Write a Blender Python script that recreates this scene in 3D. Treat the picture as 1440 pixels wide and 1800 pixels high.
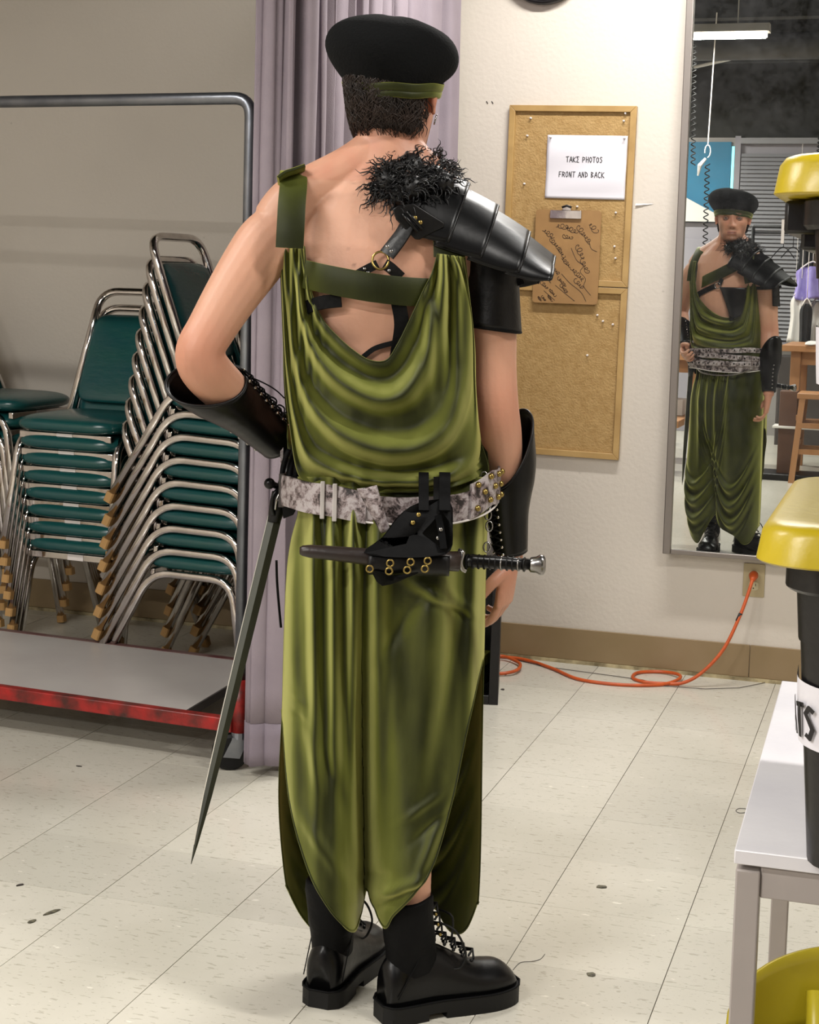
import bpy, bmesh, math, random
from mathutils import Vector, Matrix, noise
for o in list(bpy.data.objects): bpy.data.objects.remove(o)
SC = bpy.context.scene; COL = SC.collection
PI = math.pi
def V(*a): return Vector(a)
def clamp(x, a=0., b=1.): return max(a, min(b, x))
def sstep(a, b, x):
    t = clamp((x - a) / (b - a)); return t * t * (3 - 2 * t)
def lerp(a, b, t): return a + (b - a) * t
def pl(x, pts):
    """piecewise-linear value of (x, y) pairs"""
    if x <= pts[0][0]: return pts[0][1]
    for (x0, y0), (x1, y1) in zip(pts, pts[1:]):
        if x <= x1: return y0 + (y1 - y0) * (x - x0) / (x1 - x0)
    return pts[-1][1]
def ps(x, pts):
    """smooth (Catmull-Rom) interpolation of (x, y) pairs"""
    n = len(pts)
    if x <= pts[0][0]: return pts[0][1]
    if x >= pts[-1][0]: return pts[-1][1]
    for i in range(n - 1):
        if x <= pts[i + 1][0]: break
    x0, y0 = pts[i]; x1, y1 = pts[i + 1]
    m0 = (y1 - pts[i - 1][1]) / (x1 - pts[i - 1][0]) if i > 0 else (y1 - y0) / (x1 - x0)
    m1 = (pts[i + 2][1] - y0) / (pts[i + 2][0] - x0) if i < n - 2 else (y1 - y0) / (x1 - x0)
    h = x1 - x0; t = (x - x0) / h
    return (2*t**3-3*t*t+1)*y0 + (t**3-2*t*t+t)*h*m0 + (-2*t**3+3*t*t)*y1 + (t**3-t*t)*h*m1

# ------------------------------------------------------------------ camera
FOC = 2850.; CH = 1.35; PIT = math.radians(5.4); ROLL = .028; YAW = math.radians(17.4)
CY = 484 + FOC * math.tan(PIT)
F0 = V(-math.sin(YAW), math.cos(YAW), 0); R0 = V(math.cos(YAW), math.sin(YAW), 0); ZU = V(0, 0, 1)
CF = F0 * math.cos(PIT) - ZU * math.sin(PIT); CU0 = R0.cross(CF)
CR = R0 * math.cos(ROLL) + CU0 * math.sin(ROLL); CU = -R0 * math.sin(ROLL) + CU0 * math.cos(ROLL)
CC = V(0, 0, CH)
cam = bpy.data.cameras.new('camera'); camo = bpy.data.objects.new('camera', cam); COL.objects.link(camo)
camo.matrix_world = Matrix(((CR.x, CU.x, -CF.x, CC.x), (CR.y, CU.y, -CF.y, CC.y), (CR.z, CU.z, -CF.z, CC.z), (0, 0, 0, 1)))
cam.sensor_fit = 'VERTICAL'; cam.sensor_height = 24.; cam.lens = FOC / 1800. * 24.
cam.shift_y = -(900 - CY) / 1800. ; cam.clip_start = .05; cam.clip_end = 60
SC.camera = camo
def cray(px, py): return CF + CR * ((px - 720.) / FOC) - CU * ((py - CY) / FOC)
def onz(px, py, z=0.):
    d = cray(px, py); return CC + d * ((z - CH) / d.z)
def ony(px, py, Y):
    d = cray(px, py); return CC + d * (Y / d.y)

# ------------------------------------------------------------------ world, exposure
w = bpy.data.worlds.new('world'); SC.world = w; w.use_nodes = True
w.node_tree.nodes['Background'].inputs[0].default_value = (.75, .8, .9, 1)
w.node_tree.nodes['Background'].inputs[1].default_value = .3
SC.view_settings.view_transform = 'Standard'; SC.view_settings.look = 'None'
SC.view_settings.exposure = 0.0; SC.view_settings.gamma = 1.0; SC.view_settings.use_curve_mapping = False

WALL = 5.56; CEIL = 3.45
LAMPS = [  # x, y, z, watts, length
    (-.74, 4.74, 2.93, 52, 1.02), (-1.75, -.2, 3.0, 84, 1.22), (-2.6, 1.9, 3.05, 58, 1.22), (.75, 2.3, 3.0, 56, 1.22),
    (-3.3, -2.4, 3.05, 185, 1.22), (.3, -2.2, 3.05, 22, 1.22)]

# ------------------------------------------------------------------ mesh helpers
class MB:
    def __init__(s): s.v = []; s.f = []; s.uv = None
    def add(s, vs, fs):
        b = len(s.v); s.v += [Vector(p) for p in vs]; s.f += [tuple(i + b for i in f) for f in fs]; return s
    def box(s, x0, x1, y0, y1, z0, z1, M=None):
        vs = [V(x, y, z) for z in (z0, z1) for x, y in ((x0, y0), (x1, y0), (x1, y1), (x0, y1))]
        if M: vs = [M @ p for p in vs]
        return s.add(vs, [(3, 2, 1, 0), (4, 5, 6, 7), (0, 1, 5, 4), (1, 2, 6, 5), (2, 3, 7, 6), (3, 0, 4, 7)])
    def rings(s, rings, closed=True, caps=True, loop=False):
        n = len(rings[0]); b = len(s.v)
        for r in rings: s.v += [Vector(p) for p in r]
        m = len(rings)
        for i in range(m if loop else m - 1):
            i2 = (i + 1) % m
            for j in range(n if closed else n - 1):
                k = (j + 1) % n
                s.f.append((b + i*n + j, b + i*n + k, b + i2*n + k, b + i2*n + j))
        if caps and closed and not loop:
            s.f.append(tuple(b + j for j in reversed(range(n)))); s.f.append(tuple(b + (m-1)*n + j for j in range(n)))
        return s
    def tube(s, pts, r, seg=8, loop=False, square=False, up=None, flat=1.0, caps=True):
        pts = [Vector(p) for p in pts]; n = len(pts)
        R = r if isinstance(r, (list, tuple)) else [r] * n
        T = []
        for i in range(n):
            a = pts[i-1] if (i > 0 or loop) else pts[i]; c = pts[(i+1) % n] if (i < n-1 or loop) else pts[i]
            t = c - a; T.append(t.normalized() if t.length > 1e-9 else V(0, 0, 1))
        u = Vector(up) if up else (V(0, 0, 1) if abs(T[0].z) < .9 else V(1, 0, 0))
        rg = []
        for i in range(n):
            u = (u - T[i] * u.dot(T[i]))
            if u.length < 1e-6: u = T[i].orthogonal()
            u.normalize(); w = T[i].cross(u)
            if square:
                k = R[i] * 1.0; c = k * .72
                pr = [(k, -c), (k, c), (c, k), (-c, k), (-k, c), (-k, -c), (-c, -k), (c, -k)]
                rg.append([pts[i] + u * a * flat + w * b2 for a, b2 in pr])
            else:
                rg.append([pts[i] + (u * math.cos(2*PI*j/seg) * flat + w * math.sin(2*PI*j/seg)) * R[i] for j in range(seg)])
        return s.rings(rg, caps=caps, loop=loop)
    def grid(s, fn, nu, nv, flip=False):
        b = len(s.v)
        for i in range(nu + 1):
            for j in range(nv + 1): s.v.append(Vector(fn(i / nu, j / nv)))
        for i in range(nu):
            for j in range(nv):
                q = (b + i*(nv+1) + j, b + (i+1)*(nv+1) + j, b + (i+1)*(nv+1) + j + 1, b + i*(nv+1) + j + 1)
                s.f.append(q[::-1] if flip else q)
        return s
    def lathe(s, prof, seg=20, M=None):
        rg = []
        for r, z in prof:
            ring = [V(r*math.cos(2*PI*j/seg), r*math.sin(2*PI*j/seg), z) for j in range(seg)]
            if M: ring = [M @ p for p in ring]
            rg.append(ring)
        return s.rings(rg)
    def prism(s, outl, z0, z1, M=None):
        a = [V(x, y, z0) for x, y in outl]; b = [V(x, y, z1) for x, y in outl]
        if M: a = [M @ p for p in a]; b = [M @ p for p in b]
        return s.rings([a, b])
    def sphere(s, c, r, sc=(1, 1, 1), nu=16, nv=10, M=None):
        rg = []
        for i in range(nv + 1):
            th = PI * (.02 + .96 * i / nv)
            ring = [V(r*sc[0]*math.sin(th)*math.cos(2*PI*j/nu), r*sc[1]*math.sin(th)*math.sin(2*PI*j/nu), -r*sc[2]*math.cos(th)) for j in range(nu)]
            rg.append([(M @ p if M else p) + Vector(c) for p in ring])
        return s.rings(rg)
def rrect(x0, x1, y0, y1, r, n=4):
    o = []
    for cx, cy, a in ((x1-r, y1-r, 0), (x0+r, y1-r, PI/2), (x0+r, y0+r, PI), (x1-r, y0+r, 3*PI/2)):
        for i in range(n+1): o.append((cx + r*math.cos(a + i*PI/2/n), cy + r*math.sin(a + i*PI/2/n)))
    return o
def smooth_path(pts, n=6, loop=False):
    pts = [Vector(p) for p in pts]; out = []; m = len(pts)
    rng = range(m if loop else m - 1)
    for i in rng:
        p0 = pts[i-1] if (i > 0 or loop) else pts[i]; p1 = pts[i]; p2 = pts[(i+1) % m]
        p3 = pts[(i+2) % m] if (i < m-2 or loop) else p2
        for k in range(n):
            t = k / n
            out.append(.5 * ((2*p1) + (p2-p0)*t + (2*p0-5*p1+4*p2-p3)*t*t + (3*p1-p0-3*p2+p3)*t**3))
    if not loop: out.append(pts[-1])
    return out
def obj(name, mb, m, parent=None, smooth=False, bevel=0, sub=0, solid=0, loc=None, auto=None, kind=None, label=None):
    me = bpy.data.meshes.new(name)
    me.from_pydata([tuple(p) for p in mb.v], [], mb.f); me.validate()
    if m: me.materials.append(m)
    bm = bmesh.new(); bm.from_mesh(me); bmesh.ops.recalc_face_normals(bm, faces=bm.faces); bm.to_mesh(me); bm.free()
    if smooth or auto:
        for p in me.polygons: p.use_smooth = True
        if auto:
            try: me.set_sharp_from_angle(angle=math.radians(auto))
            except Exception: pass
    o = bpy.data.objects.new(name, me); COL.objects.link(o)
    if parent: o.parent = parent
    if loc: o.location = loc
    if solid:
        q = o.modifiers.new('thick', 'SOLIDIFY'); q.thickness = solid; q.offset = 0
    if bevel:
        q = o.modifiers.new('bev', 'BEVEL'); q.width = bevel; q.segments = 2; q.limit_method = 'ANGLE'; q.angle_limit = .6
        for p in me.polygons: p.use_smooth = True
        q.harden_normals = False
        try: me.set_sharp_from_angle(angle=math.radians(40))
        except Exception: pass
    if sub:
        q = o.modifiers.new('sub', 'SUBSURF'); q.levels = sub; q.render_levels = sub
    if kind: o['kind'] = kind
    if label: o['label'] = label
    return o
def thing(name, label, cat, loc=(0, 0, 0), rz=0, group=None):
    o = bpy.data.objects.new(name, None); COL.objects.link(o); o.empty_display_size = .1
    o.location = loc; o.rotation_euler = (0, 0, rz); o['label'] = label; o['category'] = cat
    if group: o['group'] = group
    return o
def tag(o, label, cat, group=None):
    o['label'] = label; o['category'] = cat
    if group: o['group'] = group
    return o
def dup(root, loc=None, rz=None, label=None):
    r = root.copy(); COL.objects.link(r)
    if loc is not None: r.location = loc
    if rz is not None: r.rotation_euler = (0, 0, rz)
    if label: r['label'] = label
    for ch in list(root.children):
        c = ch.copy(); COL.objects.link(c); c.parent = r
        for g in list(ch.children):
            d = g.copy(); COL.objects.link(d); d.parent = c
    return r

# ------------------------------------------------------------------ materials
def lin(h):
    h = h.lstrip('#'); c = [int(h[i:i+2], 16) / 255 for i in (0, 2, 4)]
    return tuple((x/12.92 if x <= .04045 else ((x+.055)/1.055)**2.4) for x in c) + (1,)
def mat(name, col, rough=.5, metal=0, var=None, vs=20, bump=0, bs=60, coat=0, sheen=0, sheent=None, spec=.5, emit=0, trans=0, aniso=None, rvar=0, wpos=False, stretch=None):
    m = bpy.data.materials.new(name); m.use_nodes = True; nt = m.node_tree; n = nt.nodes; l = nt.links
    b = n['Principled BSDF']; c = lin(col)
    b.inputs['Base Color'].default_value = c; b.inputs['Roughness'].default_value = rough; b.inputs['Metallic'].default_value = metal
    b.inputs['Specular IOR Level'].default_value = spec
    b.inputs['Coat Weight'].default_value = coat; b.inputs['Coat Roughness'].default_value = .1
    if sheen:
        b.inputs['Sheen Weight'].default_value = sheen; b.inputs['Sheen Roughness'].default_value = .35
        b.inputs['Sheen Tint'].default_value = lin(sheent or col)
    if trans: b.inputs['Transmission Weight'].default_value = trans
    if emit: b.inputs['Emission Color'].default_value = c; b.inputs['Emission Strength'].default_value = emit
    tc = n.new('ShaderNodeNewGeometry' if wpos else 'ShaderNodeTexCoord'); vec = tc.outputs['Position' if wpos else 'Object']
    if stretch:
        mp = n.new('ShaderNodeMapping'); mp.inputs['Scale'].default_value = stretch; l.new(vec, mp.inputs[0]); vec = mp.outputs[0]
    if var:
        no = n.new('ShaderNodeTexNoise'); no.inputs['Scale'].default_value = vs; no.inputs['Detail'].default_value = 5; l.new(vec, no.inputs['Vector'])
        r = n.new('ShaderNodeValToRGB'); r.color_ramp.elements[0].position = .35; r.color_ramp.elements[1].position = .68
        r.color_ramp.elements[0].color = c; r.color_ramp.elements[1].color = lin(var); l.new(no.outputs['Fac'], r.inputs[0]); l.new(r.outputs[0], b.inputs['Base Color'])
        if rvar:
            mr = n.new('ShaderNodeMapRange'); mr.inputs[3].default_value = rough - rvar; mr.inputs[4].default_value = rough + rvar
            l.new(no.outputs['Fac'], mr.inputs[0]); l.new(mr.outputs[0], b.inputs['Roughness'])
    if bump:
        nb = n.new('ShaderNodeTexNoise'); nb.inputs['Scale'].default_value = bs; nb.inputs['Detail'].default_value = 4; l.new(vec, nb.inputs['Vector'])
        bp = n.new('ShaderNodeBump'); bp.inputs['Strength'].default_value = bump; bp.inputs['Distance'].default_value = .01
        l.new(nb.outputs['Fac'], bp.inputs['Height']); l.new(bp.outputs[0], b.inputs['Normal'])
    return m
def nd(m, t): return m.node_tree.nodes.new(t)
M = {}
M['wall'] = mat('painted_wall', '#cdc5ba', .42, var='#c7bfb4', vs=1.5, bump=.10, bs=70, wpos=True)
# scuffs and stains on the wall paint
def add_specks(m, scale, thr, col, strength=.8, wpos=True, stretch=(1, 1, 1)):
    nt = m.node_tree; n = nt.nodes; l = nt.links; b = n['Principled BSDF']
    g = n.new('ShaderNodeNewGeometry'); mp = n.new('ShaderNodeMapping'); mp.inputs['Scale'].default_value = stretch
    l.new(g.outputs['Position'], mp.inputs[0])
    no = n.new('ShaderNodeTexNoise'); no.inputs['Scale'].default_value = scale; no.inputs['Detail'].default_value = 3; l.new(mp.outputs[0], no.inputs['Vector'])
    r = n.new('ShaderNodeValToRGB'); r.color_ramp.elements[0].position = thr; r.color_ramp.elements[1].position = thr + .03
    r.color_ramp.elements[0].color = (0, 0, 0, 1); r.color_ramp.elements[1].color = (strength,) * 3 + (1,)
    l.new(no.outputs['Fac'], r.inputs[0])
    mx = n.new('ShaderNodeMix'); mx.data_type = 'RGBA'; l.new(r.outputs[0], mx.inputs['Factor']); mx.inputs[7].default_value = lin(col)
    src = b.inputs['Base Color'].links[0].from_socket if b.inputs['Base Color'].links else None
    if src: l.new(src, mx.inputs[6])
    else: mx.inputs[6].default_value = b.inputs['Base Color'].default_value
    l.new(mx.outputs[2], b.inputs['Base Color'])
add_specks(M['wall'], 14, .74, '#8d857a', .5)
M['tile'] = mat('vinyl_tile', '#ccc8bc', .2, var='#c2beb1', vs=3, wpos=True, coat=.0, rvar=.06, spec=.5)
def tile_tint(m):
    nt = m.node_tree; n = nt.nodes; l = nt.links; b = n['Principled BSDF']
    oi = n.new('ShaderNodeObjectInfo'); mr = n.new('ShaderNodeMapRange'); mr.inputs[3].default_value = .93; mr.inputs[4].default_value = 1.04
    l.new(oi.outputs['Random'], mr.inputs[0])
    mx = n.new('ShaderNodeMix'); mx.data_type = 'RGBA'; mx.blend_type = 'MULTIPLY'; mx.inputs['Factor'].default_value = 1
    l.new(b.inputs['Base Color'].links[0].from_socket, mx.inputs[6]); l.new(mr.outputs[0], mx.inputs[7]); l.new(mx.outputs[2], b.inputs['Base Color'])
add_specks(M['tile'], 34, .62, '#9a9585', .5, stretch=(1, 3, 1))
add_specks(M['tile'], 90, .66, '#857f70', .5, stretch=(1, 2, 1))
add_specks(M['tile'], 55, .73, '#5a564c', .5, stretch=(1.6, 1, 1))
add_specks(M['tile'], 22, .70, '#ece8dc', .6, stretch=(1, 2.5, 1))
tile_tint(M['tile'])
M['grout'] = mat('tile_joint', '#57503f', .8)
M['base'] = mat('vinyl_baseboard', '#8f7a5c', .45, var='#84704f', vs=4, wpos=True)
M['dark_ceiling'] = mat('black_painted_ceiling', '#20211d', .8, var='#262623', vs=1, wpos=True)
M['chrome'] = mat('chrome', '#dad4d0', .09, 1, bump=.03, bs=30, var='#bdb6b2', vs=18, rvar=.03)
M['steel'] = mat('galvanised_steel', '#8e9198', .34, .9, var='#70747c', vs=9, rvar=.08, bump=.06, bs=40)
M['vinyl'] = mat('green_vinyl', '#114649', .26, var='#144a47', vs=6, bump=.12, bs=22, spec=.6, stretch=(1, 1, 3))
M['glide'] = mat('tan_glide', '#a98350', .5)
M['label_white'] = mat('paper_label', '#ddd6d2', .6)
M['curtain'] = mat('mauve_curtain', '#857a83', .8, var='#91868e', vs=5, bump=.15, bs=300, sheen=.3)
M['curtain_lining'] = mat('curtain_lining', '#c4bcb4', .85, bump=.1, bs=300)
M['curtain_hem'] = mat('curtain_hem', '#7c727c', .8, bump=.15, bs=300)
M['red'] = mat('chipped_red_paint', '#a51d1a', .4, var='#3f1a15', vs=16, bump=.2, bs=40)
M['deck'] = mat('grey_laminate', '#b9b4b0', .35, var='#b1aba8', vs=5)
M['darkstuff'] = mat('dark_edge', '#3a3431', .6)
M['rubber'] = mat('black_rubber', '#070707', .55, spec=.3)
M['wood'] = mat('pine_frame', '#b0905a', .45, var='#9d7d4a', vs=10, bump=.1, bs=30, stretch=(1, 1, 1))
M['cork'] = mat('cork', '#a98a58', .75, var='#9c7c4a', vs=45, bump=.35, bs=160)
M['hardboard'] = mat('hardboard', '#9a7648', .5, var='#8d6a40', vs=12)
M['paper'] = mat('white_paper', '#d9d7de', .5)
M['ink'] = mat('black_ink', '#120f12', .6)
M['brownink'] = mat('marker_ink', '#33231d', .6)
M['mirror'] = mat('mirror_glass', '#e4e8e4', .0, 1)
M['alu'] = mat('brushed_frame', '#8c8580', .38, .85)
M['ivory'] = mat('ivory_plate', '#ab9d7a', .4)
M['socket'] = mat('ivory_socket', '#bcb391', .35)
M['slot'] = mat('dark_slot', '#1c1712', .6)
M['orange'] = mat('orange_cord', '#c4551f', .4, var='#b04a1c', vs=30)
M['white_lam'] = mat('white_laminate', '#dcdade', .22, var='#d2d0d6', vs=7, bump=.02)
M['white_metal'] = mat('white_steel', '#a09894', .45, var='#99918d', vs=8)
M['black_plastic'] = mat('black_plastic', '#0d0b0d', .34, bump=.08, bs=70, spec=.45)
M['yellow'] = mat('yellow_plastic', '#bda61c', .34, bump=.05, bs=80, var='#b59c18', vs=4)
M['bucket'] = mat('yellow_bucket', '#b2a325', .33, var='#a8951d', vs=4)
M['lamp'] = mat('tube_glow', '#fff6e4', .5, emit=9)
M['housing'] = mat('lamp_housing', '#d0cdc8', .5)
M['plastic_green'] = mat('olive_plastic', '#7a7a20', .4)
# dust on the mirror glass
def dusty(m):
    nt = m.node_tree; n = nt.nodes; l = nt.links; out = n['Material Output']; b = n['Principled BSDF']
    g = n.new('ShaderNodeNewGeometry'); no = n.new('ShaderNodeTexNoise'); no.inputs['Scale'].default_value = 9; no.inputs['Detail'].default_value = 8; no.inputs['Roughness'].default_value = .8
    l.new(g.outputs['Position'], no.inputs['Vector'])
    sp = n.new('ShaderNodeSeparateXYZ'); l.new(g.outputs['Position'], sp.inputs[0])
    r = n.new('ShaderNodeMapRange'); r.inputs[1].default_value = .35; r.inputs[2].default_value = .8; r.inputs[3].default_value = .0; r.inputs[4].default_value = .045
    l.new(no.outputs['Fac'], r.inputs[0])
    d = n.new('ShaderNodeBsdfDiffuse'); d.inputs['Color'].default_value = (.6, .6, .62, 1)
    mx = n.new('ShaderNodeMixShader'); l.new(r.outputs[0], mx.inputs[0]); l.new(b.outputs[0], mx.inputs[1]); l.new(d.outputs[0], mx.inputs[2]); l.new(mx.outputs[0], out.inputs[0])
dusty(M['mirror'])

# ------------------------------------------------------------------ the room
RX0, RX1, RY0 = -4.6, 2.4, -3.9
TX0, TX1, TY0, TY1 = -1.018 - 9*.305, -1.018 + 5*.305, 3.95 - 5*.305, WALL
fl = obj('floor', MB().box(RX0, RX1, RY0, WALL, -.06, -.003), M['grout'], kind='structure')
mb = MB()
def rest(x0, x1, y0, y1): mb.box(x0, x1, y0, y1, -.003, 0)
rest(RX0, TX0, RY0, WALL); rest(TX1, RX1, RY0, WALL); rest(TX0, TX1, RY0, TY0)
# surrounding tiles, too far from view to be single pieces
obj('tile_field', mb, M['tile'], fl, kind='stuff')
tme = None; k = 0
g = .0009
xs = [TX0 + i*.305 for i in range(15)]; ys = [TY0 + j*.305 for j in range(12)]
for i in range(14):
    for j in range(11):
        y0 = ys[j]; y1 = min(ys[j] + .305, WALL)
        if y1 - y0 < .03: continue
        if y1 - y0 < .3:
            obj('floor_tile', MB().box(xs[i]+g, xs[i]+.305-g, y0+g, y1, -.003, 0), M['tile'], fl)
            continue
        if tme is None:
            o = obj('floor_tile', MB().box(g-.1525, .1525-g, g*.5-.1525, .1525-g*.5, -.003, 0), M['tile'], fl); tme = o.data
        else:
            o = bpy.data.objects.new('floor_tile', tme); COL.objects.link(o); o.parent = fl
        o.location = (xs[i] + .1525, y0 + .1525, random.Random(i*31+j).uniform(-.0002, .0003))
obj('wall_back', MB().box(RX0, RX1, WALL, WALL+.12, 0, CEIL), M['wall'], kind='structure')
obj('wall_left', MB().box(RX0-.12, RX0, RY0, WALL, 0, CEIL), M['wall'], kind='structure')
obj('wall_right', MB().box(RX1, RX1+.12, RY0, WALL, 0, CEIL), M['wall'], kind='structure')
M['greyw'] = mat('grey_far_wall', '#8f8b88', .6, wpos=True)
obj('wall_front', MB().box(RX0, RX1, RY0-.12, RY0, 0, 2.66), M['greyw'], kind='structure')
obj('trim_3', MB().box(RX0, RX1, RY0-.12, RY0, 2.66, CEIL), M['dark_ceiling'], kind='structure')
obj('ceiling', MB().box(RX0-.1, RX1+.1, RY0-.1, WALL+.1, CEIL, CEIL+.1), M['dark_ceiling'], kind='structure')
bb = obj('baseboard_back', MB().box(RX0, -.5, WALL-.007, WALL, .012, .125), M['base'], kind='structure', bevel=.002)
bb2 = obj('baseboard_back', MB().box(-.4985, RX1, WALL-.007, WALL, .012, .125), M['base'], kind='structure', bevel=.002)
M['oldglue'] = mat('old_glue_strip', '#b9ab86', .6, var='#6f6347', vs=25, wpos=True)
obj('trim_1', MB().box(RX0, RX1, WALL-.012, WALL, 0, .012), M['oldglue'], kind='structure')
obj('baseboard_left', MB().box(RX0, RX0+.007, RY0, WALL, 0, .12), M['base'], kind='structure')
# black ceiling beams and conduit, each its own
for i, y in enumerate((-3.2, -2.0, -.9, .6, 1.9, 3.2, 4.5)):
    obj('trim_2', MB().box(RX0, RX1, y-.07, y+.07, CEIL-.22, CEIL), M['dark_ceiling'], kind='structure')
M['duct'] = mat('dull_duct', '#3a3a38', .6)

# ceiling lamps
TH = thing
lt = ['ceiling tube light close to the cork board wall', 'ceiling tube light seen at the top of the mirror reflection', 'ceiling tube light over the middle of the room, left',
      'ceiling tube light over the middle of the room, right', 'ceiling tube light at the back left of the workroom', 'ceiling tube light at the back right of the workroom']
for i, (x, y, z, wt, ln) in enumerate(LAMPS):
    t = TH('tube_light', lt[i], 'lamp', (x, y, z), 0, 'fluorescent tube lights under the black ceiling')
    h = ln / 2
    b = MB().prism([(-.07, .0), (.07, .0), (.045, .055), (-.045, .055)], -h, h, Matrix(((0, 0, 1, 0), (1, 0, 0, 0), (0, 1, 0, 0.03), (0, 0, 0, 1))))
    obj('housing', b, M['housing'], t)
    for s in (-1, 1): obj('tube', MB().tube([(-h+.02, s*.035, .012), (h-.02, s*.035, .012)], .013, 10), M['lamp'], t, smooth=True)
    for s in (-1, 1): obj('suspension_rod', MB().tube([(s*h*.65, 0, .08), (s*h*.65, 0, CEIL - z)], .004, 6), M['housing'], t)
    ld = bpy.data.lights.new('lamp_light', 'AREA'); ld.shape = 'RECTANGLE'; ld.size = ln-.06; ld.size_y = .1; ld.energy = wt
    ld.color = (1, .965, .915) if i else (1, .975, .94)
    lo = bpy.data.objects.new('lamp_light', ld); COL.objects.link(lo); lo.parent = t; lo.location = (0, 0, -.004)
# ------------------------------------------------------------------ stacking chairs
def bend(pts, r, n=5, loop=False):
    """polyline with rounded corners"""
    pts = [Vector(p) for p in pts]; out = [] ; m = len(pts)
    for i, p in enumerate(pts):
        if not loop and i in (0, m-1): out.append(p); continue
        a = pts[i-1]; c = pts[(i+1) % m]; da = (a-p); dc = (c-p); rr = min(r, da.length*.45, dc.length*.45)
        s = p + da.normalized()*rr; e = p + dc.normalized()*rr
        for k in range(n+1):
            t = k/n; out.append(s*(1-t)**2 + p*2*t*(1-t) + e*t*t)
    return out
def make_chair(label):
    t = thing('stacking_chair', label, 'chair')
    W = .185
    for s in (-1, 1):
        pts = bend([(s*(W+.03), .325, .012), (s*W, .125, .385), (s*W, -.17, .385), (s*(W+.02), -.235, .012)], .075, 6)
        obj('side_frame', MB().tube(pts, .0115, square=True, up=(s, 0, 0)), M['chrome'], t, smooth=True)
        obj('glide', MB().tube([(s*(W+.031), .327, .004), (s*(W+.03), .315, .035)], .0145, square=True, up=(1, 0, 0)), M['glide'], t)
        obj('glide', MB().tube([(s*(W+.021), -.237, .004), (s*(W+.02), -.234, .03)], .0145, square=True, up=(1, 0, 0)), M['glide'], t)
    bf = bend([(-W+.024, .06, .38), (-W+.03, .268, .855), (W-.03, .268, .855), (W-.024, .06, .38)], .075, 7)
    obj('back_frame', MB().tube(bf, .0115, square=True, up=(0, 1, 0)), M['chrome'], t, smooth=True)
    obj('front_rail', MB().box(-W+.01, W-.01, -.194, -.174, .372, .396), M['chrome'], t, bevel=.003)
    obj('rear_rail', MB().box(-W+.01, W-.01, .12, .138, .372, .396), M['chrome'], t, bevel=.003)
    def pad(u, v):
        a = 2*PI*u
        th = PI*(v-.5)
        n = .38
        cx = math.copysign(abs(math.cos(a))**n, math.cos(a)); cy = math.copysign(abs(math.sin(a))**n, math.sin(a))
        k = math.cos(th)**.45 if abs(v-.5) < .4999 else 0
        return V(cx*.196*k, -.03 + cy*.195*k, .421 + .031*math.copysign(abs(math.sin(th))**.8, math.sin(th)) + (.006*(1-k*k) if v > .5 else 0))
    obj('seat', MB().grid(pad, 44, 14), M['vinyl'], t, smooth=True)
    def back(u, v):
        a = 2*PI*u; th = PI*(v-.5); n = .28
        cx = math.copysign(abs(math.cos(a))**n, math.cos(a)); cz = math.copysign(abs(math.sin(a))**n, math.sin(a))
        k = math.cos(th)**.35 if abs(v-.5) < .4999 else 0
        x = cx*(W-.032)*k; z = .625 + cz*.15*k
        return V(x, .06 + (z-.38)*.438 + .018*math.sin(th), z)
    obj('backrest', MB().grid(back, 40, 10), M['vinyl'], t, smooth=True)
    return t
chair0 = make_chair('x')
lab = obj('maker_label', MB().box(-.03, .03, -.1952, -.1941, .374, .394), M['label_white'], chair0)
def stack(x, y, rz, n, dz, sh, group, wh, lowest=0, jit=.4, tl=0.):
    rnd = random.Random(int(x*100))
    for k in range(lowest, n):
        fx = math.sin(rz)*1.0; fy = -math.cos(rz)
        loc = (x + fx*sh*k, y + fy*sh*k, k*dz)
        if k == n-1: lb = 'green vinyl stacking chair on top of the ' + wh
        elif k == 0: lb = 'green stacking chair at the bottom of the ' + wh
        else: lb = 'green stacking chair, %s from the bottom in the %s' % (['', 'second', 'third', 'fourth', 'fifth', 'sixth', 'seventh', 'eighth', 'ninth'][k], wh)
        d = dup(chair0, loc, rz + math.radians(rnd.uniform(-jit, jit)), lb); d.rotation_euler.x = math.radians(tl*k); d['group'] = group
stack(-2.63, 4.95, math.radians(-4), 8, .0585, .010, 'front facing stack of green chairs', 'stack that faces the camera')
stack(-2.155, 4.80, math.radians(84), 9, .073, .007, 'side facing stack of green chairs beside the steel pole', 'side-on stack by the steel pole', tl=.35)
stack(-2.02, 5.27, math.radians(82), 9, .073, .009, 'stack of green chairs behind the steel pole', 'stack half hidden behind the pole', jit=.2, tl=.4)
stack(-3.30, 5.2, math.radians(86), 8, .062, .012, 'stack of green chairs at the left edge', 'stack cut off at the left edge')
for ch in list(chair0.children): bpy.data.objects.remove(ch)
bpy.data.objects.remove(chair0)

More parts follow.
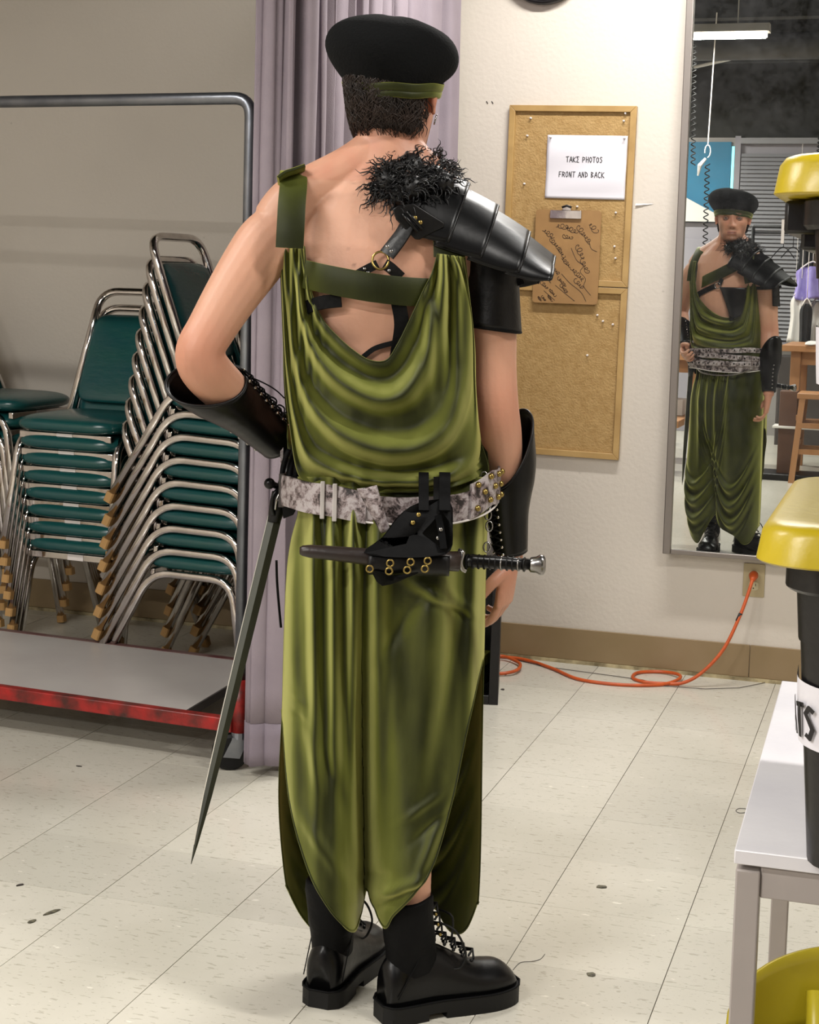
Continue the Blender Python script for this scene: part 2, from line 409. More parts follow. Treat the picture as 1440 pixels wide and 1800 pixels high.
# ------------------------------------------------------------------ rolling rack with deck
RK = V(-1.705, 3.975, 0)
rk = thing('rolling_rack', 'rolling rack with galvanised steel pole and rail over red framed grey deck', 'rack', RK)
vx = V(-.997, .07, 0); vy = V(-.05, 1, 0)       # along the front, towards the wall
LEN = 1.75; DEP = .60
def bar(a, b, h, tk, z): # flat bar between rack coordinates
    A = vx*a[0] + vy*a[1]; B = vx*b[0] + vy*b[1]; d = (B-A).normalized(); nrm = V(-d.y, d.x, 0)
    return MB().rings([[P + nrm*sx*tk/2 + V(0, 0, zz) for sx, zz in ((-1, z), (1, z), (1, z+h), (-1, z+h))] for P in (A, B)])
obj('pole', MB().tube(bend([(0, 0, .1), (0, 0, 1.8), tuple(vx*LEN + V(0, 0, 1.8))], .05, 6), .0165, 14), M['steel'], rk, smooth=True)
obj('pole', MB().tube([vx*LEN + V(0, 0, .1), vx*LEN + V(0, 0, 1.79)], .0165, 14), M['steel'], rk, smooth=True)
obj('sleeve', MB().tube([(0, 0, .105), (0, 0, .25)], .0225, 16), M['red'], rk, smooth=True)
obj('sleeve', MB().tube([vx*LEN + V(0, 0, .105), vx*LEN + V(0, 0, .25)], .0225, 16), M['red'], rk, smooth=True)
obj('frame_bar', bar((.015, -.01), (LEN, -.01), .038, .03, .105), M['red'], rk, bevel=.003, label='chipped red front bar')
M['redgrey'] = mat('worn_maroon_bar', '#5d3433', .5, var='#6f5a56', vs=7, bump=.1)
obj('frame_bar', bar((.0, DEP), (LEN, DEP), .03, .03, .112), M['redgrey'], rk, bevel=.003, label='worn maroon rear bar')
obj('frame_bar', bar((.0, .01), (.0, DEP), .03, .03, .112), M['redgrey'], rk, bevel=.003)
obj('frame_bar', bar((LEN, .0), (LEN, DEP), .03, .03, .112), M['redgrey'], rk, bevel=.003)
A = [vx*a + vy*b for a, b in ((.17, .005), (LEN-.03, .005), (LEN-.03, DEP-.015), (.03+.12, DEP-.015))]
obj('deck', MB().rings([[p + V(0, 0, .122) for p in A], [p + V(0, 0, .141) for p in A]]), M['deck'], rk, bevel=.002)
obj('deck_edge', bar((.168, .005), (.148, DEP-.02), .024, .006, .116), M['darkstuff'], rk)
for a, b, rz in ((0, 0, .5), (LEN, 0, -.2), (0, DEP, .8), (LEN, DEP, .2)):
    P = vx*a + vy*b; R = Matrix.Rotation(rz, 4, 'Z'); T = Matrix.Translation(P) @ R
    ca = obj('caster_fork', MB().lathe([(.024, .088), (.024, .105)], 14, T), M['steel'], rk)
    fk = MB()
    for s in (-1, 1):
        fk.rings([[T @ V(x, s*.019 + e, z) for x, z in ((-.02, .092), (.024, .092), (.0, .035), (-.045, .04))] for e in (-.0015, .0015)])
    fk.box(-.022, .024, -.02, .02, .086, .093, T)
    f2 = obj('fork_plate', fk, M['steel'], ca)
    Mw = T @ Matrix.Translation(V(-.024, 0, .05)) @ Matrix.Rotation(PI/2, 4, 'X')
    obj('wheel', MB().lathe([(.01, -.016), (.042, -.015), (.05, -.009), (.05, .009), (.042, .015), (.01, .016)], 28, Mw), M['rubber'], rk, smooth=False, auto=35)

# ------------------------------------------------------------------ curtain along the track
cu = thing('curtain', 'floor-length mauve curtain hanging in folds between chairs and mirror wall', 'curtain', (-1.62, 3.95, 0))
CP = [V(-1.668, 3.93, 0), V(-1.60, 3.945, 0), V(-1.575, 4.1, 0), V(-1.60, 4.5, 0), V(-1.605, 4.9, 0), V(-1.62, 5.50, 0)]
cps = smooth_path(CP, 30)
def cpath(u):
    x = u*(len(cps)-1); i = min(int(x), len(cps)-2); return cps[i].lerp(cps[i+1], x-i)
def cfold(u, z):
    # irregular vertical pleats, slightly wandering with the height
    ph = 15.5*u + .5*math.sin(9*u+1) + .02*math.sin(2.2*z + 5*u) + .10*math.sin(21*u)
    a = .045 * (1 + .35*math.sin(17*u+2)) * (1 - .10*math.cos(2*z))
    s = math.sin(2*PI*ph); a *= .30 + .70*sstep(.05, .34, u); rip = .012*math.sin(2*PI*(21*u + .05*z))*sstep(.42, .30, u)*sstep(0, .02, u)
    return rip + a*(s + .28*math.sin(4*PI*ph + 1.1 + .35*z)) + .006*noise.noise(V(u*30, z*1.5, 0))
def cfn(z0, z1, off=0, u0=0, u1=1):
    def f(u, v):
        z = z0 + (z1-z0)*v; uu = u0 + (u1-u0)*u
        p = cpath(uu); d = (cpath(min(1, uu+.01)) - cpath(max(0, uu-.01))).normalized(); nrm = V(d.y, -d.x, 0)
        q = p + nrm*(cfold(uu, z) + off) + d*.012*math.sin(2*PI*26*uu + z) - V(-1.62, 3.95, 0)
        q.z = z; return q
    return f
obj('cloth', MB().grid(cfn(.15, 2.62), 620, 26), M['curtain'], cu, smooth=True, solid=.002)
obj('hem', MB().grid(cfn(.035, .15), 620, 3), M['curtain_hem'], cu, smooth=True, solid=.004)
tr = obj('curtain_track', MB().tube([p + V(0, 0, 2.64) for p in cps[::6]], .012, square=True), M['alu']); tag(tr, 'metal curtain track above the mauve curtain, out of frame', 'track')

# ------------------------------------------------------------------ writing strokes
GL = {
 'A': [[(0, 0), (.42, 1), (.85, 0)], [(.15, .36), (.72, .36)]], 'T': [[(-.05, .97), (.85, 1)], [(.4, 1), (.36, 0)]], 'K': [[(.05, 1), (.08, 0)], [(.75, 1), (.1, .45), (.8, 0)]],
 'E': [[(.75, .98), (.05, 1), (.45, .55), (.05, .02), (.75, .0)]], 'P': [[(.08, 0), (.1, 1), (.7, .82), (.62, .55), (.1, .45)]], 'H': [[(.08, 1), (.1, 0)], [(.1, .5), (.7, .54)], [(.72, 1), (.7, 0)]],
 'O': [[(.4, 1), (.1, .75), (.08, .3), (.38, 0), (.7, .3), (.68, .75), (.4, 1)]], 'S': [[(.7, .9), (.35, 1), (.08, .78), (.65, .35), (.4, .02), (.05, .12)]],
 'F': [[(.08, 0), (.1, 1), (.72, .95)], [(.1, .52), (.6, .55)]], 'R': [[(.08, 0), (.1, 1), (.68, .8), (.6, .55), (.1, .46)], [(.3, .48), (.75, 0)]],
 'N': [[(.08, 0), (.1, 1), (.65, 0), (.7, 1)]], 'D': [[(.1, 1), (.1, 0), (.65, .28), (.62, .72), (.05, 1)]], 'B': [[(.1, 0), (.08, 1), (.6, .82), (.15, .53), (.68, .25), (.1, 0)]],
 'C': [[(.7, .88), (.35, 1), (.08, .6), (.12, .2), (.45, 0), (.75, .14)]]}
def ribbon(mb, pts, wd, P):
    """flat stroke; P maps (x, y) to a point"""
    for (x0, y0), (x1, y1) in zip(pts, pts[1:]):
        dx, dy = x1-x0, y1-y0; L = math.hypot(dx, dy) or 1e-6; nx, ny = -dy/L*wd/2, dx/L*wd/2; ex, ey = dx/L*wd*.3, dy/L*wd*.3
        mb.add([P(x0+nx-ex, y0+ny-ey), P(x0-nx-ex, y0-ny-ey), P(x1-nx+ex, y1-ny+ey), P(x1+nx+ex, y1+ny+ey)], [(0, 1, 2, 3)])
def write(mb, s, x, y, h, P, adv=.82, wr=.62, wd=.13, jit=.04):
    rnd = random.Random(len(s)*7)
    for c in s:
        if c == ' ': x += h*wr*.75; continue
        for st in GL[c]: ribbon(mb, [(x + h*wr*(a + rnd.uniform(-jit, jit)), y + h*(b + rnd.uniform(-jit, jit))) for a, b in st], h*wd, P)
        x += h*wr*adv*1.28
    return x

# ------------------------------------------------------------------ cork boards, sheet, clipboard
def board(x0, x1, z0, z1, tilt, label):
    t = thing('cork_board', label, 'notice board', (x0, WALL, z1)); w = x1-x0; h = z1-z0; fw = .021
    R = Matrix.Rotation(tilt, 4, 'Y')
    obj('cork_panel', MB().box(fw*.8, w-fw*.8, -.009, -.001, -h+fw*.8, -fw*.8, R), M['cork'], t)
    for a in ([(0, 0), (w, 0), (w-fw, -fw), (fw, -fw)], [(0, -h), (fw, -h+fw), (w-fw, -h+fw), (w, -h)],
              [(0, 0), (fw, -fw), (fw, -h+fw), (0, -h)], [(w, 0), (w, -h), (w-fw, -h+fw), (w-fw, -fw)]):
        obj('frame_rail', MB().rings([[R @ V(x, y, z) for x, z in a] for y in (-.02, -.001)]), M['wood'], t, bevel=.0015)
    return t
b1 = board(-1.405, -.961, 1.334, 1.948, .012, 'upper wooden framed cork board holding the white printed sheet')
b2 = board(-1.400, -.969, .738, 1.331, .012, 'lower wooden framed cork board, bare below the clipboard')
def pin(t, x, z): obj('push_pin', MB().lathe([(.004, 0), (.0035, .003), (.0018, .004), (.0018, .007), (.0032, .008), (.003, .011)], 8, Matrix.Translation(V(x, -.009, z)) @ Matrix.Rotation(PI/2, 4, 'X')), M['label_white'], t, smooth=True)
for x, z in ((.075, -.045), (.405, -.03), (.40, -.055), (.065, -.105), (.06, -.27), (.385, -.365), (.385, -.48), (.39, -.52), (.22, -.345), (.25, -.346)): pin(b1, x, z)
for x, z in ((.33, -.1), (.385, -.13), (.35, -.12), (.30, -.24)): pin(b2, x, z)
# the sheet: gently buckled paper
def sheet(u, v):
    return V(u*.279, -.001 - .005*abs(math.sin(3*v+.4))*(math.sin(PI*u)**.5 if 0 < u < 1 else 0) - .003*math.sin(7*v+3*u)*math.sin(PI*v), -v*.216)
sh = thing('paper_sheet', 'white sheet with printed photo instruction pinned on the upper board', 'paper', (-1.268, WALL-.011, 1.846)); sh.rotation_euler = (0, .012, 0)
obj('sheet', MB().grid(sheet, 24, 24), M['paper'], sh, smooth=True, solid=.0004)
def SP(x, y):
    u = x/.279; v = -y/.216; p = sheet(clamp(u), clamp(v)); return V(x, p.y-.0009, y)
mb = MB(); write(mb, 'TAKE PHOTOS', .07, -.092, .0185, SP); write(mb, 'FRONT AND BACK', .046, -.143, .0185, SP)
obj('printed_text', mb, M['ink'], sh)
for x in (.012, .268): obj('push_pin', MB().lathe([(.004, 0), (.0018, .004), (.003, .011)], 8, Matrix.Translation(V(x, -.004, -.008)) @ Matrix.Rotation(PI/2, 4, 'X')), M['label_white'], sh, smooth=True)
# clipboard
cb = thing('clipboard', 'brown hardboard clipboard scribbled with dark marker hanging across both boards', 'clipboard', (-1.297, WALL-.022, 1.59)); cb.rotation_euler = (0, .006, 0)
RXm = Matrix(((1, 0, 0, 0), (0, 0, 1, 0), (0, 1, 0, 0), (0, 0, 0, 1)))
obj('board', MB().prism(rrect(0, .230, -.322, 0, .012), -.004, 0, RXm), M['hardboard'], cb)
obj('clip', MB().prism(rrect(.052, .162, -.03, -.002, .003), -.012, -.0045, RXm).box(.095, .125, -.014, -.006, -.002, .014), M['chrome'], cb, bevel=.001)
obj('clip_lever', MB().tube([(.094, -.012, .008), (.11, -.016, .014), (.127, -.012, .008)], .004, 8), M['ink'], cb, smooth=True)
mb = MB(); rnd = random.Random(5)
def CPm(x, y): return V(x, -.0047, y)
def scr(x, y, n, s, ang, wd=.0016, curl=1.0):
    pts = []; a0 = rnd.uniform(0, 6)
    for i in range(n*7):
        t = i/7; d = s*.55*t
        r = s*.42*(1+.4*math.sin(t*1.7+a0))*curl
        pts.append((x + d*math.cos(ang) + r*math.cos(a0+2*PI*t/1.15), y + d*math.sin(ang) + r*math.sin(a0+2*PI*t/1.15)*.9))
    pts = [(clamp(a, .004, .226), clamp(b, -.318, -.032)) for a, b in pts]
    ribbon(mb, pts, wd, CPm)
for x, y, n, s, an in ((.03, -.07, 4, .02, -.6), (.075, -.055, 4, .022, -.1), (.11, -.06, 4, .02, -.4), (.15, -.055, 3, .022, -.9), (.19, -.045, 3, .024, -.8), (.055, -.1, 5, .017, -.8), (.1, -.09, 4, .016, -.2),
      (.17, -.08, 4, .018, -.9), (.085, -.13, 5, .014, -1.0), (.1, -.165, 5, .015, -.8), (.15, -.12, 4, .024, -1.1), (.17, -.17, 5, .018, -1.1), (.05, -.18, 4, .016, -.9), (.07, -.2, 4, .014, -.8), (.135, -.2, 6, .018, -.75),
      (.04, -.22, 5, .014, -.9), (.03, -.25, 4, .015, -.8), (.09, -.235, 6, .012, -.8), (.1, -.26, 5, .012, -.8), (.06, -.275, 5, .011, -.8), (.02, -.3, 4, .009, -.9), (.035, -.3, 4, .009, -.9), (.055, -.295, 5, .009, -.9), (.15, -.24, 4, .018, -.8)):
    scr(x, y, n, s, an, curl=.8)
for a in ([(.13, -.13), (.15, -.17), (.175, -.19), (.165, -.21), (.185, -.235), (.18, -.26), (.205, -.29)], [(.1, -.22), (.13, -.25), (.17, -.28), (.19, -.312)], [(.19, -.1), (.2, -.13), (.22, -.14)], [(.04, -.28), (.08, -.312)], [(.08, -.26), (.12, -.29), (.15, -.312)]):
    ribbon(mb, [(p.x, p.y) for p in smooth_path([(x, y, 0) for x, y in a], 5)], .0016, CPm)
obj('marker_scribble', mb, M['brownink'], cb, kind='stuff')

# ------------------------------------------------------------------ clock (only its lower rim shows)
ck = thing('wall_clock', 'round dark rimmed wall clock cut off at the top edge', 'clock', (-1.298, WALL, 2.288+.15))
MX = Matrix.Rotation(PI/2, 4, 'X')
obj('rim', MB().lathe([(.15, 0), (.152, .02), (.146, .035), (.138, .033), (.136, .02)], 40, MX), M['black_plastic'], ck, smooth=True)
obj('face', MB().lathe([(.001, .0195), (.138, .019), (.138, .01), (.001, .01)], 40, MX), M['label_white'], ck)
obj('clock_hand', MB().box(-.003, .003, -.023, -.021, -.01, .09), M['ink'], ck)
obj('clock_hand', MB().box(-.07, .01, -.025, -.0235, -.003, .003), M['ink'], ck)
# staples left in the wall
for i, dx in enumerate((0, .019)):
    o = obj('wall_scratch', MB().tube([(dx, 0, 0), (dx+.006, -.001, -.008)], .0013, 5), M['ink'], loc=(-1.494, WALL-.001, 1.963)); tag(o, 'tiny dark nick in the wall paint left of cork boards, ' + ('left of the pair' if not i else 'right of the pair'), 'mark')
tp = obj('torn_tape', MB().grid(lambda u, v: V(u*.06, -.001-.006*(1-u)*v*v, -.004-.008*v*(1-.8*u)), 8, 4), M['label_white'], loc=(-.955, WALL, 1.62), solid=.0005); tag(tp, 'torn strip of clear tape on the wall right of upper cork board', 'tape')

# ------------------------------------------------------------------ mirror
mi = thing('wall_mirror', 'tall wall mirror in a thin grey metal frame reflecting the costumed man', 'mirror', (-.801, WALL, .428), -.006)
MW, MH, FWD = .62, 1.90, .026
obj('backing', MB().box(.012, MW-.012, -.05, 0, .01, MH), M['darkstuff'], mi)
obj('glass', MB().box(FWD*.5, MW-FWD*.5, -.062, -.054, FWD*.3, MH), M['mirror'], mi)
obj('frame_side', MB().box(0, FWD, -.075, 0, 0, MH+.01), M['alu'], mi, bevel=.003)
obj('frame_side', MB().box(MW-FWD, MW, -.075, 0, 0, MH+.01), M['alu'], mi, bevel=.003)
obj('frame_bottom', MB().box(FWD, MW-FWD, -.070, 0, 0, .016), M['alu'], mi, bevel=.002)
obj('frame_top', MB().box(FWD, MW-FWD, -.075, 0, MH-.01, MH+.01), M['alu'], mi, bevel=.003)

# ------------------------------------------------------------------ outlet and extension cord
ou = thing('wall_outlet', 'tan duplex wall outlet below the mirror with orange plug', 'outlet', (-.4975, WALL, .349))
obj('cover_plate', MB().prism(rrect(-.036, .036, -.057, .057, .004), 0, .005, MX), M['ivory'], ou, bevel=.0012)
for s, k in ((1, 0), (-1, 1)):
    so = obj('socket', MB().prism(rrect(-.0165, .0165, s*.0195-.0145, s*.0195+.0145, .008), .004, .0075, MX), M['socket'], ou)
    for x in (-.0065, .0065): obj('slot', MB().box(x-.0012, x+.0012, -.0078, -.0074, s*.0195, s*.0195+.009), M['slot'], so)
    obj('slot', MB().lathe([(.0025, .0073), (.0025, .0078)], 10, Matrix.Translation(V(0, 0, s*.0195-.007)) @ MX), M['slot'], so)
ec = thing('extension_cord', 'orange extension cord plugged into the wall outlet and looped on the floor', 'cord', (-.4975, WALL-.008, .3685))
O = V(-.4975, WALL-.008, .3685)
obj('plug', MB().tube([(0, 0, 0), (0, -.012, 0), (0, -.014, 0), (0, -.032, -.004), (-.001, -.045, -.012)], [.0145, .015, .0165, .013, .007], 12), M['orange'], ec, smooth=True)
pts = [(-.498, 5.507, .358), (-.508, 5.490, .315), (-.530, 5.465, .24), (-.575, 5.43, .13), (-.64, 5.40, .05), (-.70, 5.385, .012), (-.76, 5.375, .006), (-.83, 5.37, .006), (-.873, 5.41, .006), (-.868, 5.49, .006),
       (-.80, 5.53, .007), (-.735, 5.50, .012), (-.718, 5.43, .014), (-.76, 5.36, .007), (-.85, 5.31, .006), (-.95, 5.295, .006), (-1.05, 5.32, .006), (-1.15, 5.42, .006), (-1.25, 5.50, .006), (-1.33, 5.525, .006), (-1.42, 5.5, .006), (-1.5, 5.42, .006),
       (-1.46, 5.33, .006), (-1.33, 5.27, .007), (-1.265, 5.30, .013), (-1.26, 5.38, .014), (-1.29, 5.45, .012), (-1.36, 5.49, .016), (-1.44, 5.4, .017)]
obj('cable', MB().tube([p - O for p in smooth_path(pts, 8)], .0058, 10), M['orange'], ec, smooth=True)
obj('tape_band', MB().tube([V(-.5275, 5.468, .249)-O, V(-.5375, 5.461, .222)-O], .0066, 10), M['ink'], ec, smooth=True)
wr = obj('thin_wire', MB().tube([onz(x, y, .003) for x, y in ((905, 1160), (960, 1172), (1130, 1195), (1170, 1206), (1240, 1211), (1300, 1209), (1345, 1200))], .0012, 6), M['darkstuff'], smooth=True); tag(wr, 'thin grey wire lying on the floor by the orange cord', 'wire')
hr = obj('loose_thread', MB().tube(smooth_path([onz(x, y, .001) for x, y in ((902, 1705), (915, 1692), (935, 1690), (950, 1686), (958, 1677))], 5), .0006, 5), M['darkstuff'], smooth=True); tag(hr, 'thin dark thread on the floor beside the right boot toe', 'thread')
hr = obj('hair_tie', MB().tube(smooth_path([onz(x, y, .001) for x, y in ((1313, 1422), (1300, 1421), (1294, 1425), (1300, 1429), (1314, 1428))], 5), .0009, 5), M['darkstuff'], smooth=True); tag(hr, 'small dark loop of wire on the floor beside white table', 'wire')
# floor litter
rnd = random.Random(3)
def chip(px, py, sx, sy, label, m='darkstuff', rz=.2):
    p = onz(px, py, .0008); o = obj('floor_chip', MB().prism([(sx*math.cos(a)*(.7+.5*rnd.random()), sy*math.sin(a)*(.7+.5*rnd.random())) for a in [k*PI/4 for k in range(8)]], -.0008, .0015), M[m], loc=p); o.rotation_euler = (0, 0, rz); tag(o, label, 'debris')
M['grime'] = mat('grime_chip', '#6f6a55', .7, var='#35322a', vs=90)
chip(1058, 1559, .014, .009, 'dark chipped spot of debris on the floor right of the boots', 'grime')
chip(1039, 1713, .009, .009, 'grey round debris chip on the floor right of boot toe', 'grime', .5)
chip(884, 1212, .006, .010, 'dark crumb of debris beside the black shelf', 'darkstuff', .4)
chip(889, 1186, .004, .006, 'smaller dark crumb of debris beside the orange loop', 'darkstuff', .1)
chip(35, 1556, .010, .004, 'small black flake on the floor at the lower left', 'darkstuff', .9)
chip(92, 1603, .006, .022, 'dark skid mark flake on the lower left floor', 'grime', -.35)
chip(56, 1620, .005, .012, 'short reddish scuff flake on the lower left floor', 'grime', -.3)
chip(139, 1347, .009, .003, 'small black flake on the floor below the rolling rack', 'darkstuff', 0)

# ------------------------------------------------------------------ black shelf box behind the man
bs = thing('black_shelf', 'low black open-fronted box standing on the floor behind the man', 'box', (-1.216, 4.90, 0), math.radians(13.5))
BW, BD, BH = .36, .30, .47
for nm, a in (('side_panel', (-.03, 0, 0, BD, 0, BH)), ('side_panel', (-BW, -BW+.03, 0, BD, 0, BH)), ('top_panel', (-BW+.03, -.03, 0, BD, BH-.03, BH)), ('bottom_panel', (-BW+.03, -.03, 0, BD, 0, .03)), ('back_panel', (-BW+.03, -.03, BD-.01, BD, .03, BH-.03))):
    obj(nm, MB().box(*a), M['black_plastic'], bs, bevel=.002)
yb = obj('yellow_block', MB().prism(rrect(-.06, .06, -.05, .05, .008), 0, .035), M['plastic_green'], loc=(-1.34, 4.99, .105)); tag(yb, 'olive yellow plastic block lying in the black open box', 'block')
yb2 = obj('black_pouch', MB().sphere((0, 0, .037), .06, (1.3, 1.2, .62)), M['black_plastic'], loc=(-1.34, 4.99, .0305), smooth=True); tag(yb2, 'black rounded pouch at the bottom of the black open box', 'pouch')

# ------------------------------------------------------------------ white table
tb = thing('white_table', 'white laminate table with square steel legs at the right edge', 'table', (-.160, 1.712, 0)); tb.rotation_euler = (0, 0, .018)
TW, TD = 1.2, .78
obj('table_top', MB().box(0, TW, 0, TD, .734, .75), M['white_lam'], tb, bevel=.0015)
for x, y in ((.002, .004), (TW-.03, .004), (.002, TD-.03), (TW-.03, TD-.03)):
    obj('leg', MB().box(x, x+.026, y, y+.026, 0, .727), M['white_metal'], tb, bevel=.002)
obj('apron', MB().box(.028, TW-.03, .008, .024, .697, .732), M['white_metal'], tb, bevel=.002)
obj('apron', MB().box(.028, TW-.03, TD-.026, TD-.01, .697, .732), M['white_metal'], tb, bevel=.002)
obj('apron', MB().box(.006, .022, .03, TD-.03, .697, .732), M['white_metal'], tb, bevel=.002)
obj('apron', MB().box(TW-.024, TW-.008, .03, TD-.03, .697, .732), M['white_metal'], tb, bevel=.002)

# ------------------------------------------------------------------ storage totes
def tote(label, loc, hh, grips=True):
    """x runs right from the left wall face, y away; lid overhangs"""
    t = thing('storage_tote', label, 'storage box', loc)
    W_, D_ = .50, .36
    def wall(u, v):
        z = v*hh; fl_ = .023*v
        o = rrect(-fl_, W_+fl_, -fl_, D_+fl_, .045, 5); n = len(o); i = int(round(u*n)) % n
        x, y = o[i]
        # corner post recess on the side
        return V(x, y, z)
    n = 24
    TP = .023
    zz = [0, .006, .5, .74, .742, .93, .932, 1]
    ins = [.006, 0, 0, 0, -.002, -.002, -.003, -.003]
    rg = []
    for k, v in enumerate(zz):
        e = ins[k]; o = rrect(-TP*v+e, W_+TP*v-e, -TP*v+e, D_+TP*v-e, .045, 5); rg.append([V(x, y, v*hh) for x, y in o])
    obj('tub', MB().rings(rg), M['black_plastic'], t, auto=30)
    # moulded handle grip at the left end, hanging under the rim
    if grips: obj('handle_grip', MB().box(-.054, -.02, .03, .31, hh-.034, hh+.0), M['black_plastic'], t, bevel=.004)
    if grips: obj('handle_grip', MB().box(-.038, -.01, .05, .29, hh-.050, hh-.01), M['black_plastic'], t, bevel=.004)
    obj('handle_grip', MB().box(W_+.02, W_+.058, .10, .26, hh*.80, hh-.004), M['black_plastic'], t, bevel=.004)
    obj('rim', MB().rings([[V(x, y, z) for x, y in rrect(-e, W_+e, -e, D_+e, .05, 5)] for e, z in ((.030, hh-.03), (.034, hh-.026), (.034, hh-.002), (.03, hh))]), M['black_plastic'], t, auto=30)
    ro = []
    for e, z in ((.0605, hh+.002), (.0625, hh+.004), (.058, hh+.032), (.053, hh+.0395), (.045, hh+.043), (.02, hh+.0435), (.012, hh+.043)):
        ro.append([V(x, y, z) for x, y in rrect(-e, W_+e, -e, D_+e, .055 if e > .03 else .04, 6)])
    obj('lid', MB().rings(ro), M['yellow'], t, auto=40)
    for y in (.02, .135, .25):
        o_ = [V(x, yy, 0) for x, yy in rrect(.06, W_-.06, y, y+.085, .03, 5)]
        obj('lid_rib', MB().rings([[p + V(0, 0, hh+.043-.002) for p in o_], [p + V(0, 0, hh+.056) for p in o_], [V(lerp(p.x, W_/2, .02), lerp(p.y, y+.0425, .12), hh+.060) for p in o_]]), M['yellow'], t, auto=30)
    return t
t1 = tote('lower black tote with yellow lid standing on the white table', (-.085, 1.668, .7505), .322, False)
t2 = tote('upper black tote with yellow lid stacked on the lower tote', (-.086, 1.678, 1.1320), .305)
# paper labels wrapped round the tote corners
def wrap_label(t, base, x0, ylen, z0, z1, hh, txt, tx, wd, slope=0.0, name='paper_label'):
    """strip along the front face (y=0) turning the corner to the left side"""
    W_ = .50
    def pos(s, z):
        v = z/hh; e = .023*v; r = .045
        x = s + (-e)      # s measured from the left outer face along the front
        if s >= r: return V(x, -e-.0012, z), V(0, -1, 0)
        L1 = r*PI/2
        q = r - s
        if q <= L1:
            a = q/r; c = V(-e+r, -e+r, z); n_ = V(-math.sin(a), -math.cos(a), 0); return c + n_*(r+.0012), n_
        return V(-e-.0012, -e+r+(q-L1), z), V(-1, 0, 0)
    def f(u, v):
        s = -ylen + (x0+ylen)*u; z = z0 + (z1-z0)*v + slope*(u-.5)
        p, n_ = pos(s, z); return p + n_*(.002 + .002*(.5+.5*math.sin(9*u+2*v)))
    obj('sheet', MB().grid(f, 30, 6), M['paper'], base, smooth=True)
    def P(x, y):
        p, n_ = pos(x, y); return p + n_*.0062
    return P
lb = thing('tote_label', 'white paper label with black capital letters wrapped round the lower tote', 'label', (-.085, 1.668, .7505))
P = wrap_label(t1, lb, .20, .06, .125, .192, .322, '', 0, 0, -.02)
mb = MB()
write(mb, 'HATS', -.038, .140, .034, P, wr=.42, wd=.15, adv=.8); obj('lettering', mb, M['ink'], lb)
lb2 = thing('tote_label', 'white paper label with a dark letter T on the upper tote', 'label', (-.086, 1.678, 1.1320))
P = wrap_label(t2, lb2, .20, .07, .118, .176, .305, '', 0, 0, -.004)
mb = MB(); ribbon(mb, [(.012, .160), (.040, .150)], .009, P); ribbon(mb, [(.024, .155), (.031, .126)], .004, P)
obj('lettering', mb, M['ink'], lb2)

# ------------------------------------------------------------------ yellow moulded seat/lid under the table
ys_ = thing('yellow_mop_bucket', 'yellow moulded plastic bucket on the floor under the white table', 'bucket', (.002, 2.02, 0), .1)
ys_.scale = (1, 1, 1.14)
def shell(r0, r1, z0, z1, n=26):
    out = []
    for e, z in ((r0, z0), (r1, z1)): pass
    return out
def oval(rx, ry, z, n=36, p=.7):
    return [V(math.copysign(abs(math.cos(a))**p, math.cos(a))*rx, math.copysign(abs(math.sin(a))**p, math.sin(a))*ry, z) for a in [2*PI*i/n for i in range(n)]]
obj('tub', MB().rings([oval(.145, .14, .002), oval(.155, .15, .02), oval(.165, .16, .2), oval(.19, .18, .30), oval(.2, .19, .325), oval(.196, .186, .332), oval(.18, .172, .325), oval(.15, .145, .22), oval(.13, .125, .05)]), M['bucket'], ys_, smooth=True)
# raised splash back with a handle slot, and moulded ribs
def splash(u, v):
    a = PI*(.10 + .80*u) ; r = .19 + .012*v
    top = .10*math.sin(PI*u)**.35 if 0 < u < 1 else 0
    return V(-math.cos(a)*r, math.sin(a)*r*.93, .31 + v*top)
obj('splash_guard', MB().grid(splash, 30, 6), M['bucket'], ys_, smooth=True, solid=.006)
obj('handle_slot', MB().tube([splash(.56, .72)+V(0, -.004, 0), splash(.66, .72)+V(0, -.004, 0)], .006, 8), M['slot'], ys_, smooth=True)
obj('rib', MB().tube([V(-.07, .155, .36), V(-.065, .11, .27), V(-.05, .08, .18)], [.016, .02, .026], 10), M['bucket'], ys_, smooth=True)
obj('rib', MB().tube([V(.05, .155, .34), V(.045, .11, .27), V(.04, .08, .18)], [.012, .018, .022], 10), M['bucket'], ys_, smooth=True)
obj('spout', MB().tube([V(-.10, .06, .30), V(-.145, .0, .262), V(-.2, -.09, .20)], [.03, .034, .036], 14), M['bucket'], ys_, smooth=True)
# ------------------------------------------------------------------ the workroom behind the camera, seen in the mirror
GL_Y = WALL - .062
def mv(px, py, yv):
    p = ony(px, py, yv); return V(p.x, 2*GL_Y - yv, p.z)
M['grey_wall'] = mat('grey_partition', '#8c8990', .6, var='#85828a', vs=2)
M['teal'] = mat('blue_painted_panel', '#1d6f92', .5, var='#1a6585', vs=3)
M['blind'] = mat('grey_blind_slat', '#87878b', .45)
M['wood_b'] = mat('beech_wood', '#a87a52', .45, var='#966841', vs=8, stretch=(1, 1, .2))
M['wood_d'] = mat('brown_wood', '#5d4132', .5, var='#523729', vs=8)
M['black_cloth'] = mat('black_cloth', '#121214', .85, bump=.1, bs=50)
M['tulle'] = mat('purple_tulle', '#7a6cb0', .7, var='#8d82bd', vs=14, sheen=.5)
M['white_cloth'] = mat('white_cloth', '#c9c6c2', .8, bump=.1, bs=20)
M['olive_cloth'] = mat('brown_cloth', '#4c3d29', .85, bump=.1, bs=20)
M['dayglow'] = mat('daylight_gap', '#7fe6f2', .5, emit=2.2)
